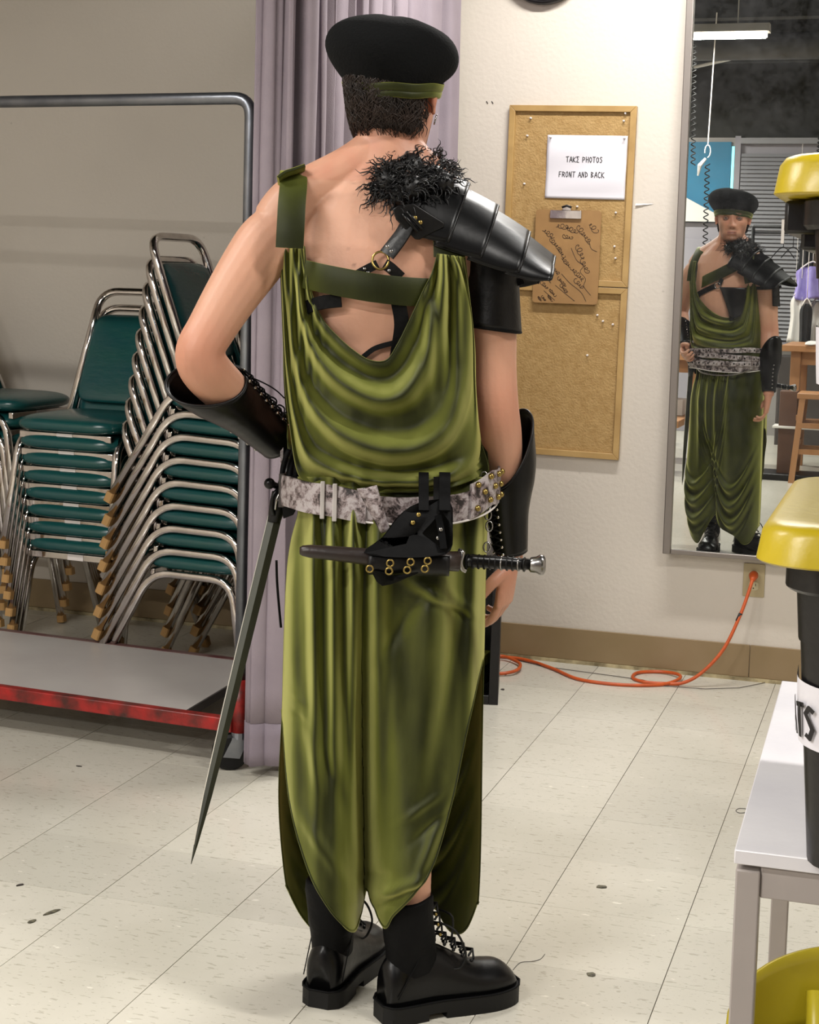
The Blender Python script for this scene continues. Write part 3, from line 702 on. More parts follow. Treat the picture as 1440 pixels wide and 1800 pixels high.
# window with blinds on the wall behind the camera
wz0, wz1, wx0, wx1, wy = .85, 2.62, -1.74, 1.2, RY0
wi = obj('window_1', MB().box(wx0, wx1, wy, wy+.02, wz0, wz1), M['grey_wall'], kind='structure')
obj('window_frame', MB().box(wx0-.05, wx0, wy, wy+.06, wz0-.05, wz1+.05).box(wx1, wx1+.05, wy, wy+.06, wz0-.05, wz1+.05).box(wx0, wx1, wy, wy+.06, wz0-.05, wz0), M['grey_wall'], wi)
bl = thing('window_blind', 'grey horizontal slat blind across the far window seen in the mirror', 'blind', (0, wy+.05, 0))
obj('head_rail', MB().box(wx0, wx1, 0, .045, wz1-.02, wz1+.03), M['blind'], bl)
sl = None; zz = wz0 + .03; k = 0
ns = int((wz1 - .05 - zz)/.036)
for k in range(ns):
    if sl is None:
        o = obj('slat', MB().rings([[V(x, .002, .012), V(x, .022, -.016), V(x, .024, -.014), V(x, .004, .015)] for x in (wx0+.01, wx1-.01)]), M['blind'], bl); sl = o.data
    else:
        o = bpy.data.objects.new('slat', sl); COL.objects.link(o); o.parent = bl
    o.location = (0, 0, zz + .036*k)
for x in (-1.2, -.2, .8): obj('ladder_cord', MB().tube([(x, .028, wz0), (x, .028, wz1)], .0025, 5), M['label_white'], bl)
# blue panel and grey partition left of the window, by the door
bp = obj('blue_panel', MB().box(-2.75, -1.83, 0, .02, 1.95, 2.62), M['teal'], loc=(0, RY0+.001, 0)); tag(bp, 'blue painted wall panel at the upper left of the mirror view', 'panel')
gp = obj('daylight_strip', MB().box(-1.822, -1.80, 0, .012, 2.0, 2.58), M['dayglow'], loc=(0, RY0+.002, 0)); tag(gp, 'bright cyan strip of daylight beside the blue panel', 'window gap')
dr = obj('door_1', MB().box(-2.5, -1.85, RY0, RY0+.04, 0, 1.9), M['grey_wall'], kind='structure', bevel=.004)
obj('door_panel', MB().box(-2.38, -1.97, RY0+.04, RY0+.05, .95, 1.75), M['grey_wall'], dr, bevel=.004)
obj('door_panel', MB().box(-2.38, -1.97, RY0+.04, RY0+.05, .15, .8), M['grey_wall'], dr, bevel=.004)
obj('door_handle', MB().tube([(-1.93, RY0+.04, .95), (-1.93, RY0+.09, .95), (-2.02, RY0+.09, .95)], .01, 8), M['steel'], dr)
pt = obj('partition_board', MB().prism([(0, 0), (.62, 0), (.62, .02), (.0, .34)], 0, .03, Matrix(((1,0,0,0),(0,0,1,0),(0,1,0,0),(0,0,0,1)))), M['housing'], loc=(-2.45, RY0+.07, 1.905)); tag(pt, 'pale board leaning above the grey door in the mirror view', 'board')
# hanging cord, coiled air hose
hc = thing('rag_hook', 'white cord hanging from the ceiling with a hook, at the left of the mirror view', 'cord', (0, 0, 0))
a = mv(1239, 80, 11.6); b_ = mv(1226, 253, 11.6); a.z = CEIL - .22
hc.location = (a.x, a.y, CEIL-.22)
obj('cord', MB().tube([V(0, 0, 0), V(b_.x-a.x, 0, b_.z-a.z)], .0045, 6), M['label_white'], hc)
obj('hook_wire', MB().tube([V(b_.x-a.x + .02*math.sin(t), 0, b_.z-a.z-.05 - .055*math.cos(t)*.8) for t in [k*.5 for k in range(11)]], .004, 6), M['label_white'], hc)
obj('rag_tie', MB().tube([V(b_.x-a.x-.01, 0, b_.z-a.z-.1), V(b_.x-a.x-.05, .01, b_.z-a.z-.15), V(b_.x-a.x-.06, 0, b_.z-a.z-.22)], [.01, .016, .006], 6), M['white_cloth'], hc)
def coil(px0, py0, px1, py1, yv, turns, r, label, name='coiled_hose', th=.0045):
    A = mv(px0, py0, yv); B = mv(px1, py1, yv); n = turns*12
    pts = [V(r*math.cos(2*PI*i/12), r*math.sin(2*PI*i/12), (B.z-A.z)*i/n) + V((B.x-A.x)*i/n, 0, 0) for i in range(n+1)]
    o = obj(name, MB().tube(pts, th, 5), M['rubber'], loc=A, smooth=True); tag(o, label, 'hose')
coil(1225, 288, 1221, 432, 11.65, 13, .016, 'black coiled hose hanging left of the reflected man')
coil(1203, 60, 1200, 290, 11.4, 22, .014, 'long black coiled hose right beside the mirror frame edge')
coil(1422, 240, 1418, 282, 13.2, 6, .02, 'short black coil hanging right of the reflected beret, left of two')
coil(1433, 240, 1432, 282, 13.2, 6, .02, 'short black coil hanging right of the reflected beret, right of two')
# garment rack with clothes
gy = 2*GL_Y - 13.3
gr = thing('garment_rack', 'black garment rack behind the reflected man near the blinds', 'rack', (-1.0, gy, 0))
p0 = mv(1326, 398, 13.3); p1 = mv(1426, 398, 13.3); zr = p0.z
obj('rail', MB().tube([(p0.x-.1+1, 0, zr), (.75, 0, zr)], .014, 10), M['rubber'], gr, smooth=True)
obj('rail', MB().tube([(p0.x-.1+1, 0, zr-.05), (.75, 0, zr-.05)], .008, 10), M['rubber'], gr, smooth=True)
for x in (p0.x-.1+1, .75): obj('upright', MB().tube([(x, 0, .03), (x, 0, zr)], .014, 10), M['rubber'], gr, smooth=True)
for x in (p0.x-.1+1, .75): obj('foot', MB().box(x-.02, x+.02, -.25, .25, 0.0, .03), M['rubber'], gr)
def garment(px, py0, py1, wpx, m, label, yv=13.3, th=.10, flare=1.15, seed=0, cat='garment'):
    A = mv(px, py0, yv); B = mv(px, py1, yv); W = wpx/ (FOC/ (yv+.2)) ; H = A.z - B.z; rg = []
    for k in range(15):
        t = k/14; ww = W*.5*(ps(t, [(0, .25), (.08, .75), (.2, .95), (.5, .88), (1, flare)])); dd = th*(.4+.6*t)
        rg.append([V(ww*math.cos(a)*(1+.08*math.sin(5*a+seed)), dd*math.sin(a)*(1+.25*math.sin(7*a+seed+t)), -H*t + .012*math.sin(4*a+seed)*t) for a in [2*PI*j/32 for j in range(32)]])
    o = thing('hanging_garment', label, cat, A)
    obj('cloth', MB().rings(rg), M[m], o, smooth=True)
    obj('hanger', MB().tube(smooth_path([(-W*.35, 0, -.02), (0, 0, .04), (W*.35, 0, -.02)], 3) , .006, 6).tube(smooth_path([(0, 0, .04), (0, 0, zr-A.z-.01), (.02, 0, zr-A.z+.02), (.03, 0, zr-A.z-.0)], 4), .003, 5), M['label_white'], o, smooth=True)
garment(1400, 424, 475, 30, 'black_cloth', 'black short jacket hanging on the garment rack', seed=1)
garment(1420, 420, 480, 16, 'olive_cloth', 'brown garment hanging beside the black jacket', yv=13.25, seed=2)
garment(1408, 468, 525, 56, 'tulle', 'purple tulle skirt hanging under the black jacket', yv=13.1, th=.22, flare=1.1, seed=3)
garment(1388, 515, 600, 34, 'white_cloth', 'white garment hanging left of the black dress', yv=13.0, seed=4)
garment(1398, 533, 608, 22, 'black_cloth', 'long black dress hanging low between white garments', yv=12.8, th=.08, flare=.8, seed=5)
garment(1418, 530, 605, 30, 'white_cloth', 'white garment hanging right of the black dress', yv=13.05, seed=6)
for i, (px, yv) in enumerate(((1356, 13.3), (1373, 13.3))):
    A = mv(px, 440, yv); o = obj('wire_hanger', MB().tube(smooth_path([(-.09, 0, -.06), (0, 0, .03), (.09, 0, -.06)], 3), .004, 5).tube([(0, 0, .03), (0, 0, zr-A.z)], .003, 5), M['rubber'], loc=A); tag(o, 'empty black wire hanger on the rack, ' + ('left one' if i == 0 else 'right one'), 'hanger')
for i, (px, py) in enumerate(((1356, 392), (1407, 392))):
    A = mv(px, py, 13.25); o = obj('hanging_tag', MB().box(-.012, .012, -.002, .002, -.16, .03), M['label_white'], loc=A); tag(o, 'pale yellow paper tag on the garment rack, ' + ('left one' if i == 0 else 'right one'), 'tag')
# cutting tables
def worktable(x0, x1, y0, y1, h, label, shelf=True, overhang=.06, m='wood_b'):
    t = thing('work_table', label, 'table', (x0, y0, 0)); W = x1-x0; D = y1-y0
    obj('table_top', MB().box(0, W, 0, D, h-.045, h), M[m], t, bevel=.003)
    for x, y in ((overhang, overhang), (W-overhang-.07, overhang), (overhang, D-overhang-.07), (W-overhang-.07, D-overhang-.07)): obj('leg', MB().box(x, x+.07, y, y+.07, 0, h-.045), M['wood_b'], t, bevel=.003)
    for y in (overhang+.02, D-overhang-.05): obj('apron', MB().box(overhang+.07, W-overhang-.07, y, y+.025, h-.14, h-.045), M['wood_b'], t)
    if shelf: obj('shelf', MB().box(overhang, W-overhang, overhang+.0, D-overhang, .33, .355), M[m], t)
    return t
# right table (appears right of the reflected man)
worktable(-1.02, .4, -1.65, -.85, .93, 'wooden work table with folded white cloth right of the reflected man')
A = V(-.86, -.95, .9305)
wc = obj('folded_cloth', MB().grid(lambda u, v: V(u*.24, v*.16, .035*math.sin(PI*clamp(v*.96+.02))**.3 * math.sin(PI*clamp(u*.96+.02))**.3 + .006*math.sin(9*u+3*v)), 16, 12), M['white_cloth'], loc=(A.x, A.y-.05, A.z), smooth=True, solid=.004); tag(wc, 'white folded cloth on the wooden work table in the mirror', 'cloth')
# left table
worktable(-2.9, -1.55, -1.7, -.95, .83, 'wooden work table left of the reflected man, behind his hand')
bx = obj('paper_box', MB().box(-.14, .14, -.1, .1, 0, .12), M['label_white'], loc=(-1.9, -1.3, .3555), bevel=.003); tag(bx, 'white box on the lower shelf of the left work table', 'box')
# stool
st = thing('wooden_stool', 'brown wooden stool under the work table right of the reflected man', 'stool', (-.70, -.55, 0))
obj('seat', MB().box(-.16, .16, -.15, .15, .58, .62), M['wood_b'], st, bevel=.006)
for x in (-1, 1):
    for y in (-1, 1): obj('leg', MB().rings([[V(x*(e)+dx, y*(e)+dy, z) for dx, dy in ((-.02, -.02), (.02, -.02), (.02, .02), (-.02, .02))] for e, z in ((.17, 0), (.125, .58))]), M['wood_b'], st)
for z in (.2, .38):
    for s in (-1, 1):
        obj('stretcher', MB().box(-.15, .15, s*.15-.012, s*.15+.012, z, z+.035), M['wood_b'], st); obj('stretcher', MB().box(s*.15-.012, s*.15+.012, -.15, .15, z+.05, z+.085), M['wood_b'], st)
# brown pedestal column and low trolley with dark base
pc = thing('pedestal_stand', 'brown column stand with dark flat base right of the reflected trousers', 'stand', (-.93, -.62, 0))
obj('column', MB().box(-.06, .06, -.06, .06, .04, .62), M['wood_d'], pc, bevel=.004)
obj('base_plate', MB().box(-.17, .3, -.16, .16, 0, .045), M['black_plastic'], pc, bevel=.006)
obj('cross_tray', MB().box(-.1, .28, -.1, .1, .36, .375), M['housing'], pc, bevel=.002)
# bench plank at the left
bn = thing('low_bench', 'pale wooden low bench at the left edge of the mirror view', 'bench', (-1.75, -.45, 0))
obj('plank', MB().box(-.55, .10, -.14, .14, .34, .39), M['wood_b'], bn, bevel=.004)
for x in (-.45, 0.0): obj('leg', MB().box(x-.025, x+.025, -.1, .1, 0, .34), M['wood_d'], bn)
sc = obj('dark_crate', MB().prism(rrect(-.25, .25, -.17, .17, .02), 0, .22), M['darkstuff'], loc=(-2.35, -2.5, 0)); tag(sc, 'dark low crate on the floor far left in the mirror view', 'crate')
sc = obj('dark_cabinet', MB().prism(rrect(-.5, .5, -.25, .25, .02), 0, .75), M['darkstuff'], loc=(-.75, -3.3, 0)); tag(sc, 'dark low cabinet under the window far back in the mirror', 'cabinet')
# metal duct and junction box under the ceiling
du = obj('ceiling_duct', MB().tube([(-3.5, -1.5, 3.12), (1.8, -1.5, 3.12)], .1, 14), M['duct'], smooth=True); tag(du, 'dull grey round duct under the dark ceiling', 'duct')
du = obj('ceiling_conduit', MB().tube([(-2.6, RY0, 3.2), (1.5, 1.5, 3.2)], .015, 8), M['housing'], smooth=True); tag(du, 'thin pale conduit crossing under the dark ceiling', 'pipe')
# ------------------------------------------------------------------ the costumed man
MP = V(-.90, 2.84, 0); MD = V(MP.x, MP.y, 0).normalized(); MRZ = math.atan2(-MD.x, MD.y)
MX_ = V(MD.y, -MD.x, 0)
man = thing('person', 'person seen from behind in black beret, green velvet overalls, leather shoulder armour and boots', 'person', MP, MRZ)
def L(px, py, dy=0.):
    """local point of the figure (x right, y away from camera, z up) at depth dy on the line of a reading of the photograph"""
    d = cray(px, py); k = (dy - (CC - MP).dot(MD)) / d.dot(MD); P = CC + d*k - MP
    return V(P.dot(MX_), dy, P.z)
def W2L(p): q = Vector(p) - MP; return V(q.dot(MX_), q.dot(MD), q.z)
def nz(x, y, z): return noise.noise(V(x, y, z))
def attr_mat(name, rough, bump=0, bs=60, spec=.5, sss=0, coat=0):
    m = mat(name, '#808080', rough, bump=bump, bs=bs, spec=spec, coat=coat)
    a = m.node_tree.nodes.new('ShaderNodeVertexColor'); a.layer_name = 'Col'
    b = m.node_tree.nodes['Principled BSDF']; m.node_tree.links.new(a.outputs['Color'], b.inputs['Base Color'])
    if sss:
        b.inputs['Subsurface Weight'].default_value = sss; b.inputs['Subsurface Radius'].default_value = (1., .35, .2); b.inputs['Subsurface Scale'].default_value = .012
    return m
M['skin'] = attr_mat('skin', .48, bump=.06, bs=120, sss=.12, spec=.4)
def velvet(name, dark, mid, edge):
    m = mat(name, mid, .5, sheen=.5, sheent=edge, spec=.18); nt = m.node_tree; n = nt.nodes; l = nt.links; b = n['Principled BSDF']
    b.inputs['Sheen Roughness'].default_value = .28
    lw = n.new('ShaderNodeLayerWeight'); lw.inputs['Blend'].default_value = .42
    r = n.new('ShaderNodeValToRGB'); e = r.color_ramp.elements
    e[0].position = .0; e[0].color = lin(dark); e[1].position = .85; e[1].color = lin(edge); q = e.new(.38); q.color = lin(mid)  # pile sheen put into the base colour: dark facing, bright at grazing
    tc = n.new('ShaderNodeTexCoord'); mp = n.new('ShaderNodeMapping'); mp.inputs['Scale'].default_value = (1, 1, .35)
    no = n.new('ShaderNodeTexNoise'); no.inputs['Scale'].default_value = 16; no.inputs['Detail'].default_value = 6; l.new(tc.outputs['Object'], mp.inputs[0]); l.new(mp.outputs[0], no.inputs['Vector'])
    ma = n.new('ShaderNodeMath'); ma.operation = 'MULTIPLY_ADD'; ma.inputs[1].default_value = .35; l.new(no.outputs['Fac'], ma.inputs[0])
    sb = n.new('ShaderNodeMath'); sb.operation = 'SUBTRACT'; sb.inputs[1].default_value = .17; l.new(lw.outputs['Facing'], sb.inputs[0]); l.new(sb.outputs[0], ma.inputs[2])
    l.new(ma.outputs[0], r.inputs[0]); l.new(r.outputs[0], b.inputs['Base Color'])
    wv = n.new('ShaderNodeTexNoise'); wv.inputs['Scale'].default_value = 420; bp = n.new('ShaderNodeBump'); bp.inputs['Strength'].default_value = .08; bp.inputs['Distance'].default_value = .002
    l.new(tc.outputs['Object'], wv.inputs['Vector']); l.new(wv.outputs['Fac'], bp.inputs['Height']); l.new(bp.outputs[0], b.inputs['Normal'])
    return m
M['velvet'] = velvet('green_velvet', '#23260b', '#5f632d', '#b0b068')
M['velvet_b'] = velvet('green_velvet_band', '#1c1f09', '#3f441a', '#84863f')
M['leather'] = mat('black_leather', '#050505', .42, var='#08070a', vs=12, bump=.15, bs=55, spec=.32)
M['leather_m'] = mat('matt_black_leather', '#030304', .65, bump=.15, bs=70, spec=.15)
M['leather_hi'] = mat('gloss_black_leather', '#040405', .30, bump=.10, bs=30, spec=.28)
M['lame'] = mat('polished_lame', '#020203', .36, bump=.06, bs=30, spec=.26)
M['brownl'] = mat('dark_brown_leather', '#1d1411', .4, var='#2a1c16', vs=14, bump=.12, bs=60)
M['wool'] = mat('black_wool', '#040506', .95, bump=.3, bs=220, spec=.2)
M['furm'] = mat('black_fur', '#08080a', .45, spec=.5)
M['hairm'] = mat('dark_brown_hair', '#1c1411', .5, var='#2c1f19', vs=30, spec=.4)
M['hair_skin'] = mat('hair_cap', '#17110f', .7, var='#2a1e19', vs=60, bump=.6, bs=55, stretch=(1, 1, .4))
M['brass'] = mat('old_brass', '#a08a50', .3, 1)
M['silver'] = mat('worn_silver', '#a9a7a6', .25, 1, bump=.1, bs=50, var='#8b8886', vs=20)
M['blade'] = mat('steel_blade', '#22230f', .42, .3, var='#1c1d0d', vs=6)
M['blade_e'] = mat('blade_edge', '#c9c8c0', .3, .9)
M['beltm'] = mat('weathered_white_belt', '#8f8788', .4, bump=.3, bs=40)
def crackle(m):
    nt = m.node_tree; n = nt.nodes; l = nt.links; b = n['Principled BSDF']
    tc = n.new('ShaderNodeTexCoord'); no = n.new('ShaderNodeTexNoise'); no.inputs['Scale'].default_value = 38; no.inputs['Detail'].default_value = 9; no.inputs['Roughness'].default_value = .75; no.inputs['Distortion'].default_value = .3
    l.new(tc.outputs['Object'], no.inputs['Vector']); r = n.new('ShaderNodeValToRGB'); e = r.color_ramp.elements
    e[0].position = .42; e[0].color = lin('#1e1616'); e[1].position = .56; e[1].color = lin('#aaa2a3'); q = e.new(.48); q.color = lin('#7b6d6d')
    l.new(no.outputs['Fac'], r.inputs[0]); l.new(r.outputs[0], b.inputs['Base Color'])
crackle(M['beltm'])
M['eyew'] = mat('eye_white', '#857b75', .35); M['iris'] = mat('iris', '#2f3f48', .3); M['pupil'] = mat('pupil', '#050505', .1)

# ---- body: parts are lofted, fused by a voxel remesh into one skin and coloured per vertex
BODY = MB()
def ell(cx, cy, z, rx, ry, n=28, tx=0, ty=0, p=1.0, yaw=0.):
    o = []
    for i in range(n):
        a = 2*PI*i/n; x = math.copysign(abs(math.cos(a))**p, math.cos(a))*rx; y = math.copysign(abs(math.sin(a))**p, math.sin(a))*ry
        c, s = math.cos(yaw), math.sin(yaw); xr, yr = x*c - y*s, x*s + y*c
        o.append(V(cx + xr, cy + yr, z + tx*x + ty*y))
    return o
TY = -.16   # torso yaw: chest turned slightly to the image right
CXB = -.058
torso = [(.80, CXB+.02, .0, .138, .100), (.90, CXB+.02, .0, .148, .104), (.99, CXB+.012, .0, .143, .098), (1.06, CXB+.005, .0, .138, .095), (1.15, CXB, .0, .145, .102), (1.25, CXB, .002, .157, .11),
         (1.34, CXB, .005, .168, .113), (1.40, CXB, .008, .172, .108), (1.45, CXB, .01, .165, .096), (1.49, CXB, .012, .142, .082), (1.525, CXB+.004, .015, .108, .069), (1.555, CXB+.01, .02, .077, .062), (1.59, CXB+.016, .028, .062, .062), (1.64, CXB+.018, .035, .058, .062)]
BODY.rings([ell(cx, cy, z, rx, ry, 32, p=.92, yaw=TY) for z, cx, cy, rx, ry in torso])
# spine groove and shoulder blades are made by small soft volumes

for s_, x in ((1, -.125), (-1, .03)): BODY.sphere((x, .062, 1.375), .075, (1.0, .45, .7), 18, 12)   # pectorals
def limb(pts, seg=18):
    P = smooth_path([p for p, r in pts], 6); n = len(pts); R = []
    for i in range(n-1):
        for k in range(6): R.append(ps(i + k/6, [(j, pts[j][1]) for j in range(n)]))
    R.append(pts[-1][1]); BODY.tube(P, R, seg); return P
# trapezius to shoulder
limb([(V(-.055, .02, 1.575), .05), (V(-.11, .008, 1.535), .048), (L(522, 352, -.005), .048), (L(492, 392, -.01), .052)])
limb([(V(-.03, .02, 1.575), .05), (V(.02, .012, 1.525), .048), (V(.070, .012, 1.475), .048), (V(.105, .012, 1.435), .045)])
# left arm (image left), hand on the hip
LA = [(L(500, 400, -.01), .053), (L(470, 428, -.02), .057), (L(443, 465, -.035), .055), (L(405, 522, -.06), .049), (L(372, 577, -.085), .044), (L(351, 617, -.10), .043), (L(360, 648, -.085), .0455), (L(395, 685, -.04), .043), (L(440, 725, .02), .036), (L(478, 762, .07), .028), (L(492, 776, .09), .026)]
limb(LA)
RA = [(V(.100, .01, 1.42), .048), (L(838, 450, .01), .052), (L(856, 500, .005), .052), (L(863, 580, .0), .0475), (L(866, 650, -.005), .0445), (L(869, 712, -.01), .045), (L(877, 770, .01), .0435), (L(884, 830, .03), .037), (L(892, 900, .05), .031), (L(895, 960, .06), .0265), (L(896, 985, .065), .026)]
limb(RA)
def hand(Wp, d, n, curl, spread=.16, s=1.0, side=1, thumb=(.6, .5, .2)):
    """wrist point, direction of the fingers, palm-facing normal; side=+1: thumb on d x n side"""
    d = d.normalized(); n = (n - d*n.dot(d)).normalized(); u = d.cross(n)*side      # u points to the thumb side
    pl_ = []
    for t, w_, h_ in ((0, .026, .019), (.03, .033, .0165), (.06, .040, .0145), (.085, .041, .0125)):
        c = Wp + d*t*s; pl_.append([c + u*math.cos(a)*w_*s + n*math.sin(a)*h_*s for a in [2*PI*i/18 for i in range(18)]])
    BODY.rings(pl_)
    tips = []
    for k, (off, ln, r) in enumerate(((.030, .072, .0088), (.0105, .080, .0092), (-.009, .074, .0088), (-.0275, .058, .0078))):
        base = Wp + d*.078*s + u*off*s; c = curl[k] if isinstance(curl, (list, tuple)) else curl
        pts = [base - d*.02*s]; q = base.copy(); pts.append(q.copy()); ang = c*.35
        dd = (d + u*off*spread*8).normalized()
        for j, fr in enumerate((.44, .30, .26)):
            ang += (0 if j == 0 else c*(.85, 1.0)[j-1]*.75)
            q = q + (dd*math.cos(ang) + n*math.sin(ang))*ln*fr*s; pts.append(q.copy())
        BODY.tube(smooth_path(pts, 3), [r*s*(1.08 - .026*i) for i in range(len(smooth_path(pts, 3)))], 12)
        BODY.sphere(pts[-1], r*s*.80, nu=10, nv=6); tips.append(pts)
    b0 = Wp + d*.018*s + u*.022*s; a, b_, c_ = thumb
    t1 = b0 + (d*.55 + u*a + n*.35).normalized()*.034*s; t2 = t1 + (d*.75 + u*b_*.5 + n*(.35+c_)).normalized()*.030*s; t3 = t2 + (d*.8 + u*(-.1) + n*(.35+c_)).normalized()*.024*s
    q = smooth_path([b0, t1, t2, t3], 3); BODY.tube(q, [.0135*s - .0004*s*i for i in range(len(q))], 12); BODY.sphere(t3, .0088*s, nu=10, nv=6)
    return tips
# right hand hangs relaxed, fingers curling in towards the thigh and forward
wr_r = L(896, 985, .065)
hand(wr_r, V(-.10, .05, -1), V(-.92, .38, .0), (.75, .85, .95, 1.05), side=-1, s=1.0, thumb=(.75, .4, .1))
wr_l = L(492, 776, .09)
hand(wr_l, V(.35, .78, -.50), V(.75, -.1, .45), (1.25, 1.3, 1.35, 1.4), side=-1, s=.95, thumb=(.5, .4, .5))
# legs
hipL, kneeL, ankL = V(-.108, .0, .84), V(-.12, .0, .47), W2L(V(-.990, 2.765, .13))
hipR, kneeR, ankR = V(.035, .0, .86), V(.02, -.03, .47), W2L(V(-.832, 2.742, .13))
for h_, k_, a_ in ((hipL, kneeL, ankL), (hipR, kneeR, ankR)):
    limb([(h_, .070), (h_.lerp(k_, .5), .064), (k_, .054), (k_.lerp(a_, .35) + V(0, -.01, 0), .047), (a_ + V(0, 0, .08), .037), (a_, .036)])
# ---- head, in its own frame (face along +y), then turned towards the mirror
HC = V(-.036, .035, 1.672); HYAW = -.40
HM = Matrix.Translation(HC) @ Matrix.Rotation(HYAW, 4, 'Z') @ Matrix.Rotation(-.03, 4, 'X')
def g2(x, z, cx, cz, sx, sz): return math.exp(-((x-cx)/sx)**2 - ((z-cz)/sz)**2)
def head_pt(a, z):
    # half width, back and front profile of the skull as functions of the height z (0 = eye line)
    w_ = ps(z, [(-.120, .020), (-.112, .036), (-.098, .048), (-.075, .058), (-.045, .066), (-.01, .0715), (.03, .0755), (.07, .074), (.10, .060), (.12, .038), (.13, .008)])
    fr = ps(z, [(-.120, .052), (-.112, .070), (-.100, .082), (-.085, .084), (-.06, .083), (-.03, .082), (.0, .0815), (.03, .089), (.06, .088), (.09, .072), (.115, .042), (.13, .006)])
    bk = ps(z, [(-.120, -.018), (-.10, -.035), (-.075, -.058), (-.045, -.078), (-.01, -.092), (.03, -.099), (.07, -.094), (.10, -.074), (.12, -.044), (.13, -.006)])
    ca, sa = math.cos(a), math.sin(a)
    x = math.copysign(abs(ca)**.92, ca)*w_
    y = (fr if sa > 0 else -bk) * math.copysign(abs(sa)**.86, sa)
    if sa > 0:
        f = sstep(.15, .6, sa)
        nose = (ps(z, [(-.052, 0), (-.046, .010), (-.038, .0235), (-.032, .0245), (-.015, .016), (.0, .009), (.014, .006), (.025, .002), (.04, 0)])) * math.exp(-(x/ps(z, [(-.05, .014), (-.035, .0155), (-.015, .0085), (.02, .008)]))**2)
        y += f*nose
        for s_ in (-1, 1):
            y += f*(.0065*g2(x, z, s_*.0115, -.039, .0065, .007))           # nostril wings
            y -= f*(.0150*g2(x, z, s_*.0315, .001, .0160, .0105))           # eye sockets
            y += f*(.0060*g2(x, z, s_*.032, .021, .021, .0065))             # brow ridge
            y += f*(.0035*g2(x, z, s_*.046, -.022, .02, .016))              # cheek bones
            y -= f*(.0035*g2(x, z, s_*.045, -.06, .015, .02))
        lw_ = math.exp(-(abs(x)/.0235)**4)
        y += f*lw_*(.0048*math.exp(-((z+.0645)/.0042)**2) + .0056*math.exp(-((z+.0755)/.0050)**2) - .0035*math.exp(-((z+.0695)/.0018)**2) - .003*math.exp(-((z+.088)/.007)**2))
        y += f*(.0050*g2(x, z, 0, -.104, .016, .010))
    return V(x, y, z)
hr_ = []
for i in range(100):
    z = -.120 + .2499*(i/99)
    hr_.append([HM @ head_pt(2*PI*j/112, z) for j in range(112)])
BODY.rings(hr_)
# ears
for s_ in (-1, 1):
    for (yy, zz_, r, sc) in ((-.006, .004, .0265, (.30, .62, 1.05)), (-.003, -.022, .0135, (.34, .7, .9))):
        c = HM @ V(s_*.0805, yy, zz_); Rm = (Matrix.Rotation(HYAW + s_*.42, 4, 'Z') @ Matrix.Rotation(-.15, 4, 'X')).to_3x3()
        BODY.sphere(c, r, sc, 14, 10, Rm.to_4x4())
# neck
BODY.tube([V(-.048, .022, 1.545), V(-.044, .026, 1.59), HM @ V(0, -.012, -.075), HM @ V(0, -.012, -.03)], [.062, .0575, .0575, .056], 24)
bme = bpy.data.meshes.new('body_raw'); bme.from_pydata([tuple(p) for p in BODY.v], [], BODY.f)
bm = bmesh.new(); bm.from_mesh(bme); bmesh.ops.recalc_face_normals(bm, faces=bm.faces); bm.to_mesh(bme); bm.free()
bo = bpy.data.objects.new('body_raw', bme); COL.objects.link(bo)
q = bo.modifiers.new('r', 'REMESH'); q.mode = 'VOXEL'; q.voxel_size = .0036; q.adaptivity = 0
q = bo.modifiers.new('s', 'SMOOTH'); q.factor = .5; q.iterations = 3
dg = bpy.context.evaluated_depsgraph_get(); ev = bo.evaluated_get(dg); body_me = bpy.data.meshes.new_from_object(ev)
bpy.data.objects.remove(bo); body_me.name = 'body'
HI = HM.inverted()
